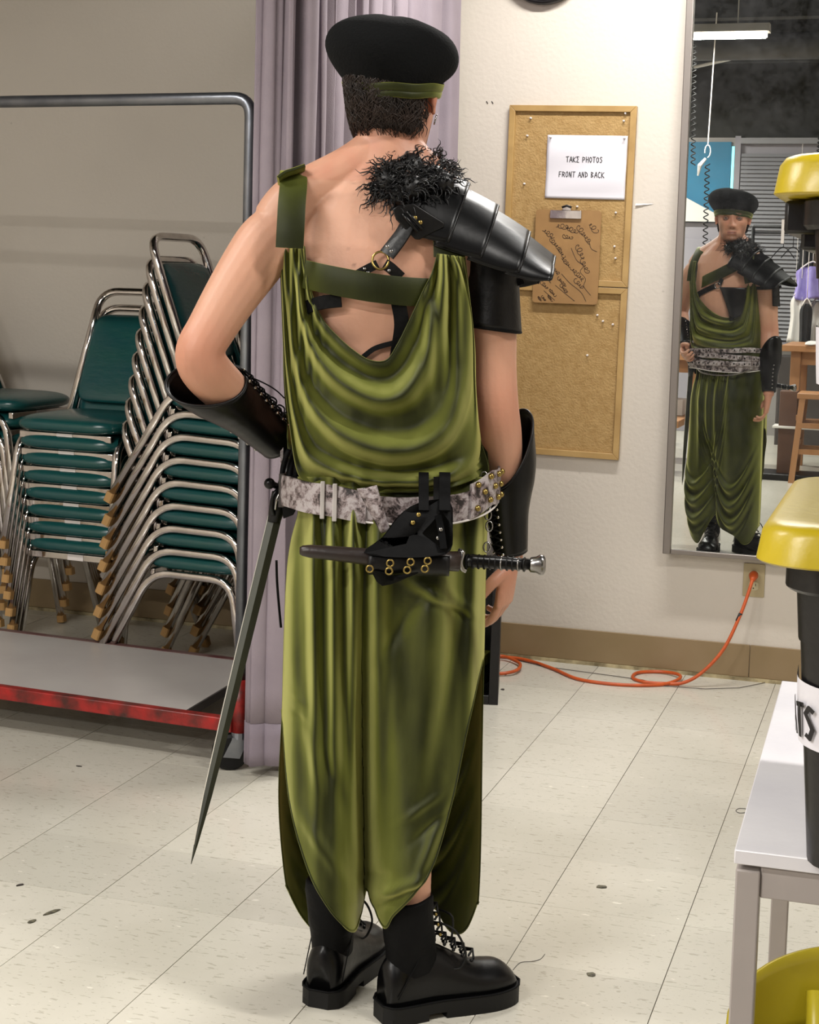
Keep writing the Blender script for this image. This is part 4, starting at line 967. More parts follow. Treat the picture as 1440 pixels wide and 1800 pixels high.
def skin_col(p):
    c = Vector(lin('#c08f76')[:3]); red = Vector(lin('#b0614a')[:3]); pale = Vector(lin('#cda48a')[:3]); h = HI @ p
    t = .5 + .5*noise.noise(p*9); c = c.lerp(pale, .35*t)
    el = math.exp(-((p - LA[5][0]).length/.055)**2) + .8*math.exp(-((p - RA[5][0]).length/.06)**2)
    c = c.lerp(red, clamp(.55*el))
    c = c.lerp(red, .35*math.exp(-((p - wr_r).length/.12)**2) + .35*math.exp(-((p - wr_l).length/.1)**2))
    if p.z > 1.49 and abs(h.x) < .12 and -.16 < h.z < .14:
        c = c.lerp(red, clamp(.22 + .25*nz(p.x*30, p.y*30, p.z*30)))
        if h.y > .03:
            if abs(h.x) < .0245*(1-.0) and -.0815 < h.z < -.0595: c = c.lerp(Vector(lin('#8d4f47')[:3]), .75*math.exp(-((h.z+.070)/.0095)**4)*math.exp(-(h.x/.0235)**6))
            if abs(h.z + .0695) < .0016 and abs(h.x) < .022: c = c*.45
            mo = math.exp(-((h.z+.0545)/.0065)**4)*math.exp(-(h.x/.030)**6)
            bd = sstep(-.062, -.082, h.z) * sstep(-.13, -.115, h.z)*(1 - .5*math.exp(-((h.z+.072)/.012)**2)*math.exp(-(h.x/.02)**4)); jw = sstep(.035, .055, abs(h.x))*sstep(-.01, -.05, h.z)
            k_ = clamp(max(mo*.8, bd, jw)) * (.52 + .25*nz(h.x*260, h.y*260, h.z*260)); c = c.lerp(Vector(lin('#4d2f22')[:3]), clamp(k_))
            for s_ in (-1, 1):
                bz = .0195 + .0045*math.exp(-((abs(h.x)-.036)/.012)**2) - .10*max(0, abs(h.x)-.042)
                eb = math.exp(-((h.z - bz)/.0042)**4)*sstep(.011, .017, abs(h.x))*sstep(.058, .050, abs(h.x)); c = c.lerp(Vector(lin('#3b271d')[:3]), .70*eb)
                c = c.lerp(Vector(lin('#6b4335')[:3]), .30*g2(h.x, h.z, s_*.0315, .006, .016, .006))
            c = c.lerp(red, .25*g2(h.x, h.z, 0, -.034, .013, .012)); 
            for s_ in (-1, 1): c = c.lerp(Vector(lin('#5a2c22')[:3]), .7*g2(h.x, h.z, s_*.0075, -.0465, .004, .003))
        for s_ in (-1, 1): c = c.lerp(red, .6*math.exp(-((h - V(s_*.079, -.004, -.004)).length/.024)**2))
    # moles
    for mp_ in moles:
        c = c.lerp(Vector(lin('#5a3222')[:3]), math.exp(-((p-mp_).length/.0032)**4)*.8)
    if p.y > .05 and 1.28 < p.z < 1.42:
        for x_ in (-.135, .045): c = c.lerp(Vector(lin('#9c5a4c')[:3]), .7*math.exp(-(((p.x-x_)**2 + (p.z-1.335)**2)**.5/.013)**4))
    return (c.x, c.y, c.z, 1)
moles = [L(613, 438, -.09), L(622, 466, -.1), L(686, 572, -.1)]
ca_ = body_me.color_attributes.new('Col', 'FLOAT_COLOR', 'POINT'); buf = []
for v_ in body_me.vertices: buf.extend(skin_col(v_.co))
ca_.data.foreach_set('color', buf)
for p in body_me.polygons: p.use_smooth = True
body_me.materials.clear(); body_me.materials.append(M['skin'])
body = bpy.data.objects.new('body', body_me); COL.objects.link(body); body.parent = man
# eyes
for s_ in (-1, 1):
    c = HM @ V(s_*.0315, .0660, .001); Rm = (Matrix.Rotation(HYAW, 4, 'Z')).to_4x4()
    e_ = obj('eye', MB().sphere(c, .0118, nu=20, nv=14), M['eyew'], man, smooth=True)
    Me = Matrix.Translation(c) @ Rm @ Matrix.Rotation(-PI/2, 4, 'X')
    obj('iris', MB().lathe([(.0001, .01195), (.0052, .0109), (.0052, .0100), (.0001, .0100)], 16, Me), M['iris'], e_)
    obj('pupil', MB().lathe([(.0001, .0122), (.0023, .0119), (.0023, .0105), (.0001, .0105)], 12, Me), M['pupil'], e_)
    # lids
    for up_ in (1, -1):
        lid = [HM @ V(s_*.0315 + .0150*math.cos(t), .0660 + .0125*math.sqrt(max(0, 1-.72*math.cos(t)**2)), .001 + up_*(.0052 if up_ > 0 else .0050)*math.sin(t) + s_*0) for t in [PI*i/10 for i in range(11)]]
        obj('eyelid', MB().tube(lid, .0023 if up_ > 0 else .0017, 8), M['lid'] if 'lid' in M else M.setdefault('lid', mat('eyelid_skin', '#8e5f4c' , .5)), man, smooth=True)
# ---- hair: cropped cap below the beret plus clumps
def hair_pt(a, z, off):
    p = head_pt(a, z); n_ = V(p.x, p.y*.8, 0).normalized(); return p + n_*off
capm = MB(); rg = []
for i in range(26):
    t = i/25; row = []
    for j in range(90):
        a = 2*PI*j/90; sa = math.sin(a)
        front = sstep(-.10, .55, sa)
        zlow = lerp(-.062 - .010*abs(math.sin(3*a+.6)) , .035, front)
        zlow = max(zlow, lerp(-.09, .018, sstep(.80, .95, abs(math.cos(a)))*sstep(-.6, -.3, sa)))
        z = lerp(.10, zlow, t); off = .010*(1-.75*t**3) + .0045*nz(j*.45, z*60, 1) + (.004*nz(j*1.3, z*25, 4))
        row.append(HM @ hair_pt(a, z, off))
    rg.append(row)
hair = obj('hair', capm.rings(rg, caps=False), M['hair_skin'], man, smooth=True)
rnd = random.Random(11); hs = MB()
for k in range(1250):
    a = rnd.uniform(PI*1.10, PI*1.90)
    z = rnd.uniform(-.052, .045)
    ln = rnd.uniform(.014, .034); da = rnd.uniform(-.28, .28); pts = []
    for i in range(5):
        t = i/4; zz_ = z - ln*t; pts.append(HM @ hair_pt(a + da*t + .10*math.sin(3*t + k), max(zz_, -.112), .0075 + .004*math.sin(PI*t) + .003*t*rnd.random()))
    hs.tube(pts, [.0011, .0012, .0010, .0007, .0003], 3, caps=False)
obj('hair_clump', hs, M['hairm'], hair, kind='stuff', smooth=True)

# ---- beret
bt = MB(); HB = V(-.038, .03, 0); rg = []
prof = [(1.676, .082, .092, 0), (1.686, .0845, .0955, 0), (1.699, .0885, .100, 0), (1.708, .099, .109, .3), (1.722, .1125, .118, .7), (1.738, .1215, .124, 1), (1.756, .1235, .125, 1), (1.774, .118, .118, 1), (1.790, .105, .103, .9), (1.803, .083, .080, .8), (1.812, .052, .05, .6), (1.816, .018, .018, .5)]
for z, rx, ry, k in prof:
    row = []
    for j in range(72):
        a = 2*PI*j/72; w_ = 1 + .012*k*math.sin(3*a+1) + .010*k*math.sin(5*a+z*20)
        x = math.cos(a)*rx*w_; y = math.sin(a)*ry*w_
        sag = k*(.016*math.cos(a-.4) - .012*max(0, math.cos(a-2.6))) - .010*k*math.exp(-((a-5.3)/.35)**2)*(1 if z > 1.75 else 0)
        row.append(V(HB.x + x - .004*k, HB.y + y, z + sag*-.55 + .12*y*(1-.6*k)))
    rg.append(row)
beret = obj('beret', bt.rings(rg), M['wool'], man, smooth=True, sub=1)
rg = []
for z, e in ((1.674, .0035), (1.676, .0055), (1.684, .0058), (1.6855, .0035), (1.687, .0058), (1.698, .0058), (1.6995, .0045)):
    rx = ps(z, [(1.674, .082), (1.686, .0845), (1.70, .0885)]); ry = rx + .011
    rg.append([V(HB.x + math.cos(a)*(rx+e), HB.y + math.sin(a)*(ry+e), z + .12*math.sin(a)*(ry+e) + .001*math.sin(7*a)) for a in [2*PI*j/64 for j in range(64)]])
obj('beret_band', MB().rings(rg, caps=False), M['velvet_b'], beret, smooth=True, solid=.001, label='green velvet band')

# ---- garment helpers
def resamp(pts, n):
    P = smooth_path([(x, y, 0) for x, y in pts], 10); d = [0]
    for a, b in zip(P, P[1:]): d.append(d[-1] + (b-a).length)
    out = []; j = 0
    for i in range(n+1):
        s_ = d[-1]*i/n
        while j < len(d)-2 and d[j+1] < s_: j += 1
        t = (s_-d[j])/max(1e-9, d[j+1]-d[j]); out.append(P[j].lerp(P[j+1], clamp(t)))
    return out
def ridge(x, sharp=2.0):
    """periodic fold profile, rounded crest, tight valley, range -1..1"""
    s = .5 + .5*math.cos(2*PI*x); return 2*s**sharp**1 - 1 if sharp != 1 else 2*s-1
def tsurf(x, z, front=False):
    """depth (local y) of the draped torso surface"""
    hw = ps(z, [(.88, .172), (.95, .176), (1.0, .172), (1.06, .180), (1.12, .182), (1.2, .182), (1.3, .182), (1.38, .19), (1.5, .17), (1.6, .12)])
    cx = ps(z, [(.9, -.024), (1.1, -.044), (1.3, -.058), (1.5, -.06)])
    dp = ps(z, [(.88, .125), (.96, .118), (1.0, .128), (1.05, .146), (1.12, .142), (1.2, .130), (1.3, .126), (1.4, .116), (1.48, .095), (1.55, .07)])
    t = clamp((x - cx)/hw, -1, 1); y = dp*(1 - abs(t)**2.4)**.5
    y = y if front else -y
    return y + (x - cx)*(-.16)*.8
overalls = None
# back of the overalls: nested U-shaped swags from strap to strap
NB = [(533, 432), (537, 470), (548, 520), (566, 560), (590, 588), (620, 614), (650, 632), (680, 632), (700, 604), (722, 560), (744, 512), (760, 480), (770, 446)]
OB = [(486, 425), (489, 500), (493, 600), (498, 690), (507, 760), (521, 842), (570, 858), (640, 864), (700, 862), (770, 858), (830, 846), (862, 835), (846, 770), (838, 690), (836, 610), (826, 520), (818, 452)]
NU, NV = 150, 110
mb_ = resamp([(497, 430), (500, 520), (508, 620), (535, 720), (598, 786), (690, 812), (778, 786), (822, 715), (831, 620), (824, 520), (800, 450)], NU); nb = resamp(NB, NU); ob = resamp(OB, NU)
VX = [(0, 0), (.25, .30), (.5, .55), (1, 1)]
def back_fn(u, v):
    i = int(round(u*NU)); a = nb[i]; b = ob[i]; c_ = mb_[i]
    px, py = (lerp(a.x, c_.x, v/.6), lerp(a.y, c_.y, v/.6)) if v < .6 else (lerp(c_.x, b.x, (v-.6)/.4), lerp(c_.y, b.y, (v-.6)/.4))
    e = math.sin(PI*clamp(u))           # 0 at the straps
    q = L(px, py, -.10); x, z = q.x, q.z
    y = tsurf(x, z)
    # swag folds: crests follow the U lines, gathered to narrow pleats at the straps
    ph = 3.3*v**.9 + .35*math.sin(2*PI*u*.8+.4)*v + .55*(u-.5)
    am = .021*(.35 + .65*e)*sstep(0, .10, v)*sstep(1.0, .93, v)
    f = am*ridge(ph + .15, 1.9)
    f += .004*sstep(.55, .9, u)*sstep(.05, .3, v)*ridge(ph*1.9 + 1.2*u, 1.3)*sstep(1, .9, v)
    # vertical pleats below the straps
    k1 = math.exp(-((px-508)/40)**2)*sstep(800, 470, py); k2 = math.exp(-((px-798)/52)**2)*sstep(760, 470, py)
    f += .010*k1*math.sin((px-508)*.42) + .010*k2*math.sin((px-798)*.25 + (py-500)*.004)
    # gathers at the belt
    gz = math.exp(-((py-850)/38)**2); f += .004*gz*math.sin(px*.13 + 2*math.sin(px*.03))
    f += .003*nz(px*.03, py*.03, 2)
    edge = sstep(0, .05, v)
    wdt = clamp((1 - abs((x+.055)/.19)**3)*1.4)
    return V(x, y - .006 - f*wdt - .004*edge, z)
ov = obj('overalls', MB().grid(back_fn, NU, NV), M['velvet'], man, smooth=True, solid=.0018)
# front bib of the overalls, seen in the mirror
def front_fn(u, v):
    s = u
    # outline in local metres (x, z): neckline N, outer O
    n_ = nf[int(round(u*NU))]; o_ = of[int(round(u*NU))]
    x = lerp(n_.x, o_.x, v); z = lerp(n_.y, o_.y, v); e = math.sin(PI*u)
    y = tsurf(x, z, True)
    ph = 4.0*v + .8*u + .5*math.sin(5*u)*v
    f = .014*(.3+.7*e)*sstep(0, .12, v)*sstep(1, .92, v)*ridge(ph, 1.6) + .005*e*ridge(ph*2.2+2*u, 1.3)*sstep(1, .9, v)
    f += .006*math.exp(-((z-.985)/.03)**2)*math.sin(x*190)
    wdt = clamp((1 - abs((x+.05)/.19)**3)*1.4)
    return V(x, y + .006 + f*wdt, z)
NF = [(-.195, 1.46), (-.190, 1.40), (-.172, 1.32), (-.135, 1.26), (-.08, 1.215), (-.02, 1.190), (.02, 1.192), (.05, 1.24), (.068, 1.30), (.078, 1.37), (.085, 1.45)]
OF = [(-.235, 1.46), (-.236, 1.38), (-.232, 1.25), (-.228, 1.15), (-.22, 1.07), (-.205, .985), (-.13, .96), (-.04, .952), (.06, .955), (.135, .965), (.158, .985), (.148, 1.07), (.138, 1.15), (.128, 1.25), (.128, 1.38), (.13, 1.45)]
nf = resamp([(x*1, z) for x, z in NF], NU); of = resamp(OF, NU)
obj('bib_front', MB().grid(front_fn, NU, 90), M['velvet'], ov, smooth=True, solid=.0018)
def strap(pts, w, m, name, parent, th=.004, label=None, up=None, seg=6):
    """flat band following pts; each item (point, width direction)"""
    P = smooth_path([p for p, d in pts], seg); n = len(P); rg = []
    for i, p in enumerate(P):
        t = (P[min(i+1, n-1)] - P[max(i-1, 0)]).normalized(); k = i/(n-1)*(len(pts)-1); j = min(int(k), len(pts)-2)
        d = Vector(pts[j][1]).lerp(Vector(pts[j+1][1]), k-j); d = (d - t*d.dot(t)).normalized(); nn = t.cross(d)
        rg.append([p + d*w/2*a + nn*th/2*b for a, b in ((-1, -.6), (-.95, -1), (.95, -1), (1, -.6), (1, .6), (.95, 1), (-.95, 1), (-1, .6))])
    return obj(name, MB().rings(rg), m, parent, auto=50, label=label)
X1 = V(1, 0, 0)
# left shoulder strap with folded end, buckled tab on top
strap([(L(509, 436, -.112), X1), (L(511, 400, -.108), X1), (L(513, 360, -.092), X1), (L(516, 325, -.06), X1), (L(517, 302, -.01), V(1, .1, 0)), (V(-.205, .05, 1.50), X1), (V(-.212, .088, 1.43), X1), (V(-.214, .10, 1.36), X1)], .049, M['velvet_b'], 'shoulder_strap', ov)
strap([(L(490, 322, -.045), V(.3, 1, 0)), (L(508, 308, -.04), V(.3, 1, 0)), (L(535, 297, -.035), V(.3, 1, 0))], .06, M['velvet_b'], 'strap_tab', ov, th=.006)
strap([(L(790, 452, -.108), V(1, 0, -.35)), (L(789, 420, -.10), V(1, 0, -.35)), (L(784, 385, -.08), V(1, 0, -.3)), (L(780, 340, -.02), V(1, 0, -.2)), (V(.068, .06, 1.50), X1), (V(.085, .095, 1.42), X1), (V(.10, .10, 1.36), X1)], .056, M['velvet_b'], 'shoulder_strap', ov)
# band across the back, and diagonal band on the chest
strap([(L(536, 482, -.090), V(0, 0, 1)), (L(580, 492, -.122), V(0, 0, 1)), (L(650, 505, -.140), V(0, 0, 1)), (L(710, 512, -.132), V(0, 0, 1)), (L(762, 515, -.112), V(0, 0, 1))], .050, M['velvet_b'], 'cross_band', ov, th=.005)
strap([(V(-.20, .075, 1.335), V(0, 0, 1)), (V(-.13, .118, 1.365), V(0, 0, 1)), (V(-.05, .128, 1.40), V(-.2, 0, 1)), (V(.02, .112, 1.44), V(-.3, 0, 1)), (V(.085, .075, 1.485), V(-.4, 0, 1))], .052, M['velvet_b'], 'chest_band', ov, th=.005)
# under straps (black)
strap([(L(540, 540, -.085), V(0, 0, 1)), (L(565, 532, -.108), V(0, 0, 1)), (L(600, 528, -.118), V(0, 0, 1))], .024, M['leather_m'], 'harness_strap', man)
strap([(L(700, 530, -.128), X1), (L(706, 570, -.125), X1), (L(700, 615, -.118), X1), (L(694, 650, -.108), X1)], .026, M['leather_m'], 'harness_strap', man)
strap([(L(638, 628, -.112), V(0, 0, 1)), (L(660, 612, -.116), V(0, 0, 1)), (L(695, 602, -.118), V(0, 0, 1))], .009, M['leather_m'], 'harness_strap', man)

# ---- harness on the upper back
hn = strap([(L(722, 385, -.108), V(1, 0, .9)), (L(705, 415, -.118), V(1, 0, .9)), (L(680, 448, -.124), V(1, 0, .9))], .032, M['leather'], 'harness_strap', man, th=.004)
for a, b in ((681, 434), (688, 442)): obj('rivet', MB().sphere(L(a, b, -.128), .0035, (1, .5, 1)), M['silver'], hn, smooth=True)
rc = L(669, 458, -.122)
obj('ring', MB().tube([rc + V(.0145*math.cos(t), .004*math.sin(t), .0155*math.sin(t)) for t in [2*PI*i/20 for i in range(20)]], .0022, 8, loop=True), M['brass'], hn, smooth=True)
strap([(L(664, 464, -.122), V(0, 0, 1)), (L(640, 476, -.122), V(0, 0, 1)), (L(612, 492, -.120), V(0, 0, 1))], .016, M['leather'], 'harness_strap', man)
strap([(L(676, 464, -.122), V(.6, 0, 1)), (L(688, 472, -.122), V(.6, 0, 1)), (L(705, 488, -.120), V(.6, 0, 1))], .020, M['leather'], 'harness_strap', man)
for a, b in ((641, 473), (647, 480), (684, 476)): obj('rivet', MB().sphere(L(a, b, -.128), .003, (1, .5, 1)), M['silver'], hn, smooth=True)
# chest harness (front)
strap([(V(-.20, .085, 1.285), V(0, 0, 1)), (V(-.13, .118, 1.315), V(0, 0, 1)), (V(-.07, .125, 1.34), V(0, 0, 1))], .026, M['leather'], 'harness_strap', man)
strap([(V(-.05, .130, 1.345), V(1, 0, .5)), (V(-.035, .130, 1.375), V(1, 0, .5))], .02, M['leather'], 'harness_strap', man)
obj('ring', MB().tube([V(-.058 + .015*math.cos(t), .130, 1.342 + .015*math.sin(t)) for t in [2*PI*i/18 for i in range(18)]], .0025, 8, loop=True), M['silver'], hn, smooth=True)
def cup(u, v):
    z = lerp(1.335, 1.20, v); x0 = lerp(-.048, .012, v**.8); x1 = lerp(.095, .070, v**2); x = lerp(x0, x1, u)
    return V(x, .100 + .042*math.sqrt(max(0, 1-((x-.025)/.10)**2)) * (1-.35*v) + .012*math.sin(PI*u), z + .012*math.sin(PI*u)*(1 if v > .5 else 0)*-1)
obj('chest_guard', MB().grid(cup, 16, 16), M['leather_hi'], man, smooth=True, solid=.004)
strap([(V(.02, .125, 1.205), X1), (V(.025, .128, 1.16), X1)], .022, M['leather_m'], 'harness_strap', man)

# ---- trousers: back and front panels, pinched together between the legs
XL = [(838, 522), (850, 521), (870, 522), (900, 524), (950, 512), (1000, 505), (1100, 500), (1250, 496), (1400, 490), (1520, 498), (1600, 512), (1650, 530)]
XR = [(838, 862), (850, 863), (870, 862), (900, 858), (1000, 854), (1100, 852), (1300, 848), (1500, 845), (1600, 840), (1650, 832)]
XM = [(870, 660), (1000, 640), (1100, 636), (1300, 637), (1500, 640), (1650, 640)]
def tr_surf(px, py, front):
    xl, xr, xm = ps(py, XL), ps(py, XR), ps(py, XM)
    t = clamp((px - (xl+xr)/2)/((xr-xl)/2), -1, 1)
    pin = sstep(1000, 1420, py) if not front else sstep(1080, 1480, py)
    one = (1 - abs(t)**2.6)**.5
    if px < xm: c, h = (xl+xm)/2, (xm-xl)/2
    else: c, h = (xr+xm)/2, (xr-xm)/2
    t2 = clamp((px-c)/h, -1, 1); two = (1 - abs(t2)**2.4)**.5
    dp = ps(py, [(850, .112), (870, .122), (930, .142), (1000, .158), (1100, .155), (1300, .140), (1450, .130), (1560, .115), (1650, .09)]) if front else ps(py, [(850, .112), (870, .122), (930, .142), (1000, .160), (1100, .160), (1300, .158), (1450, .180), (1540, .205), (1650, .212)])
    return dp*lerp(one, two, pin) * (-1 if not front else 1)
def bot_back(px):
    return ps(px, [(484, 1250), (500, 1380), (515, 1470), (532, 1540), (552, 1585), (575, 1622), (590, 1637), (604, 1636), (622, 1606), (638, 1562), (645, 1590), (664, 1632), (684, 1612), (712, 1588), (740, 1560), (765, 1520), (785, 1460), (805, 1380), (828, 1260), (852, 1150)])
def trb(u, v):
    # rows run from waist to hem, columns from the left side seam to the right side seam
    px = None; t = v
    pxb = lerp(484, 852, u); yb = bot_back(pxb); py = lerp(838, yb, t)
    xl, xr = ps(py, XL), ps(py, XR)
    sx = (pxb-484)/(852-484); px = lerp(xl, xr, sx)
    # back panel draws in towards the ankles below the slit
    q = sstep(1380, 1640, py); 
    y = tr_surf(px, py, False); y = lerp(y, y*.95, q)
    g = sstep(1500, 890, py); g2_ = math.exp(-((py-880)/60)**2)
    ph = (px-640)*.0175 + .55*math.sin((px-640)*.021 + 1) + .0007*(py-900)*((px-640)/200)
    f = .0185*(.22+.78*g)*ridge(ph, 1.4)*sstep(1640, 1300, py)*(.35+.65*sstep(862, 915, py))
    f += .005*g2_*ridge(ph*2.6, 1.2)*sstep(862, 900, py)
    # drag folds at the knees and hem
    for (cx, cy, an, ln, wd, am) in FB: 
        dx, dy = px-cx, py-cy; a = dx*math.cos(an)+dy*math.sin(an); b = -dx*math.sin(an)+dy*math.cos(an); f += am*math.exp(-(a/ln)**2)*math.exp(-(b/wd)**2)
    f += .004*nz(px*.02, py*.012, 5)
    k = clamp((1 - abs((px-(xl+xr)/2)/((xr-xl)/2))**6)*1.2)
    P = L(px, py, y); return V(P.x, y - f*k, P.z)
FB = [(545, 1300, 1.35, 120, 12, .010), (600, 1400, 1.2, 90, 14, -.009), (560, 1480, 1.0, 80, 12, .009), (620, 1450, 1.35, 100, 12, .010), (700, 1300, 1.5, 160, 20, .012), (780, 1250, 1.75, 170, 16, -.012), (760, 1480, 1.95, 90, 10, .011),
      (700, 1560, -.35, 70, 9, .012), (690, 1585, -.45, 60, 7, -.010), (660, 1540, .1, 30, 9, -.010), (660, 1560, .2, 35, 8, .011), (740, 1420, -.6, 40, 7, .006), (760, 1450, -.7, 40, 7, -.006), (520, 1230, .6, 18, 6, .006), (522, 1260, .6, 18, 6, -.006),
      (780, 1050, .5, 90, 12, .012), (800, 1075, .4, 70, 10, -.010), (720, 1080, -1.0, 90, 14, -.010)]
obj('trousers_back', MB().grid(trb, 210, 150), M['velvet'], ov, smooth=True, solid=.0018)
def bot_front(px):
    return ps(px, [(484, 1560), (500, 1610), (518, 1640), (540, 1648), (560, 1636), (590, 1600), (640, 1530), (680, 1560), (730, 1585), (765, 1600), (790, 1632), (812, 1643), (832, 1632), (846, 1590)])
def trf(u, v):
    pxb = lerp(484, 848, u); py = lerp(838, bot_front(pxb), v)
    xl, xr = ps(py, XL), ps(py, XR); px = lerp(xl, xr, u)
    y = tr_surf(px, py, True)
    ph = (px-640)*.015 + .5*math.sin((px-640)*.02); f = .010*sstep(1500, 900, py)*ridge(ph, 1.4)
    for (cx, cy, r0) in ((570, 1280, 1), (745, 1290, 1)):       # hanging U folds at the knees
        dx = (px-cx)/75; uu = (py - (cy + 95*(1-dx*dx)))/48; f += .020*math.exp(-(dx*dx)*.8)*sstep(-1.5, 0, uu)*sstep(5.2, 3.5, uu)*ridge(uu*.62, 1.5)
    f += .006*math.exp(-((py-880)/60)**2)*ridge(ph*2.7, 1.2)
    k = clamp((1 - abs((px-(xl+xr)/2)/((xr-xl)/2))**6)*1.2)
    P = L(px, py, y); return V(P.x, y + f*k, P.z)
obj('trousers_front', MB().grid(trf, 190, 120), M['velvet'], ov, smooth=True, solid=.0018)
# rolled hem seams
def seam(fn, us, vs, r, m, off): 
    pts = [fn(u, v) + off for u, v in zip(us, vs)]; return MB().tube(pts, r, 6)
hb = [(i/120, 1.0) for i in range(121)]
obj('hem_seam', MB().tube([trb(u, .995) + V(0, -.0012, 0) for u, _ in hb], .0022, 6), M['velvet_b'], ov, smooth=True)
obj('hem_seam', MB().tube([trf(u, .995) + V(0, .0012, 0) for u, _ in hb], .0022, 6), M['velvet_b'], ov, smooth=True)
obj('neck_seam', MB().tube([back_fn(u, .0) for u in [i/100 for i in range(101)]], .002, 6), M['velvet_b'], ov, smooth=True)
# side edges where the back panel is open from the front panel
# ---- boots
def boot(heel, az, label):
    Wm = Matrix.Translation(heel) @ Matrix.Rotation(-az, 4, 'Z') @ Matrix.Diagonal((1.02, .88, 1, 1))          # world, +y towards the toe
    Pi = (Matrix.Translation(MP) @ Matrix.Rotation(MRZ, 4, 'Z')).inverted(); Bm = Pi @ Wm
    def out(y): return ps(y, [(0, .012), (.006, .024), (.025, .034), (.06, .036), (.12, .0365), (.18, .044), (.235, .050), (.275, .046), (.305, .032), (.319, .012)])
    rg = []
    for i in range(30):
        y = .004 + .313*(i/29)**1.0; w_ = out(y)
        h_ = ps(y, [(0, .095), (.01, .11), (.03, .125), (.07, .135), (.12, .128), (.155, .112), (.185, .096), (.215, .084), (.25, .079), (.28, .073), (.305, .055), (.317, .038)])
        rg.append([Bm @ V(math.cos(a)*w_*(1.0 if math.sin(a) < .3 else 1 - .35*(math.sin(a)-.3)), y, .028 + max(0, (math.sin(a)+.35)/1.35)**.8*(h_-.028) if math.sin(a) > -.35 else .028) for a in [2*PI*j/28 for j in range(28)]])
    b = obj('boot', MB().rings(rg), M['leather_hi'], man, smooth=True, label=label)
    sh_ = []
    for z, yy, rx, ry in ((.085, .072, .036, .058), (.11, .070, .0375, .056), (.135, .066, .041, .054), (.137, .066, .0425, .0555), (.16, .062, .044, .055), (.185, .058, .045, .055), (.205, .056, .047, .056), (.222, .055, .047, .056), (.228, .055, .043, .052), (.215, .055, .04, .049)):
        sh_.append([Bm @ V(math.cos(a)*rx*(1+.02*math.sin(6*a+z*90)), yy + math.sin(a)*ry, z + .004*math.sin(2*a)) for a in [2*PI*j/30 for j in range(30)]])
    obj('shaft', MB().rings(sh_, caps=False), M['leather_m'], b, smooth=True)
    o = [(out(y)+.006, y) for y in [.0005 + .319*i/24 for i in range(25)]]
    ol = [(x, y*1.02-.004) for x, y in o] + [(-x, y*1.02-.004) for x, y in reversed(o)]
    obj('sole', MB().prism(ol, .012, .032, Bm), M['rubber'], b, auto=35)
    hl = [(x, y) for x, y in ol if y < .10]; fr_ = [(x, y) for x, y in ol if y > .13]
    obj('heel', MB().prism(hl, .0, .012, Bm), M['rubber'], b); obj('sole_tread', MB().prism(fr_, .0, .012, Bm), M['rubber'], b)
    obj('welt', MB().tube([Bm @ V(x*.985, y, .0335) for x, y in ol], .0022, 6, loop=True), M['leather_m'], b, smooth=True)
    for s_ in (-1, 1): obj('quarter_seam', MB().tube([Bm @ V(s_*(.037+.001), .02 + .05*t, .05 + .075*t) for t in [i/6 for i in range(7)]], .0012, 5), M['leather_m'], b, smooth=True)
    for k in range(7):
        y = .205 - .022*k; z = .090 + (.0135*k if k < 4 else .0405 + .020*(k-3)); 
        if k >= 4: y = .128 - .006*(k-4)
        for s_ in (-1, 1):
            obj('eyelet', MB().sphere(Bm @ V(s_*.020, y-.004, z+.000), .0036, nu=8, nv=6), M['brass'] if k > 3 else M['leather_hi'], b, smooth=True)
        obj('lace', MB().tube([Bm @ V(-.021, y, z+.003), Bm @ V(0, y+.010, z+.011), Bm @ V(.021, y-.012, z+.011)], .0023, 6), M['rubber'], b, smooth=True)
        obj('lace', MB().tube([Bm @ V(.021, y, z+.003), Bm @ V(0, y+.011, z+.012), Bm @ V(-.021, y-.012, z+.011)], .0023, 6), M['rubber'], b, smooth=True)
    obj('lace', MB().tube([Bm @ p for p in smooth_path([V(.012, .125, .17), V(.035, .15, .16), V(.045, .17, .12), V(.038, .165, .09), V(.03, .15, .085)], 5)], .0023, 6), M['rubber'], b, smooth=True)
    obj('lace', MB().tube([Bm @ p for p in smooth_path([V(0, .130, .19), V(.03, .145, .185), V(.022, .150, .14), V(.0, .16, .13)], 5)], .0023, 6), M['rubber'], b, smooth=True)
    return b
boot(V(-.992, 2.705, 0), .03, 'left black leather boot, seen from its heel')
boot(V(-.872, 2.700, 0), .80, 'right black leather boot, turned outwards')

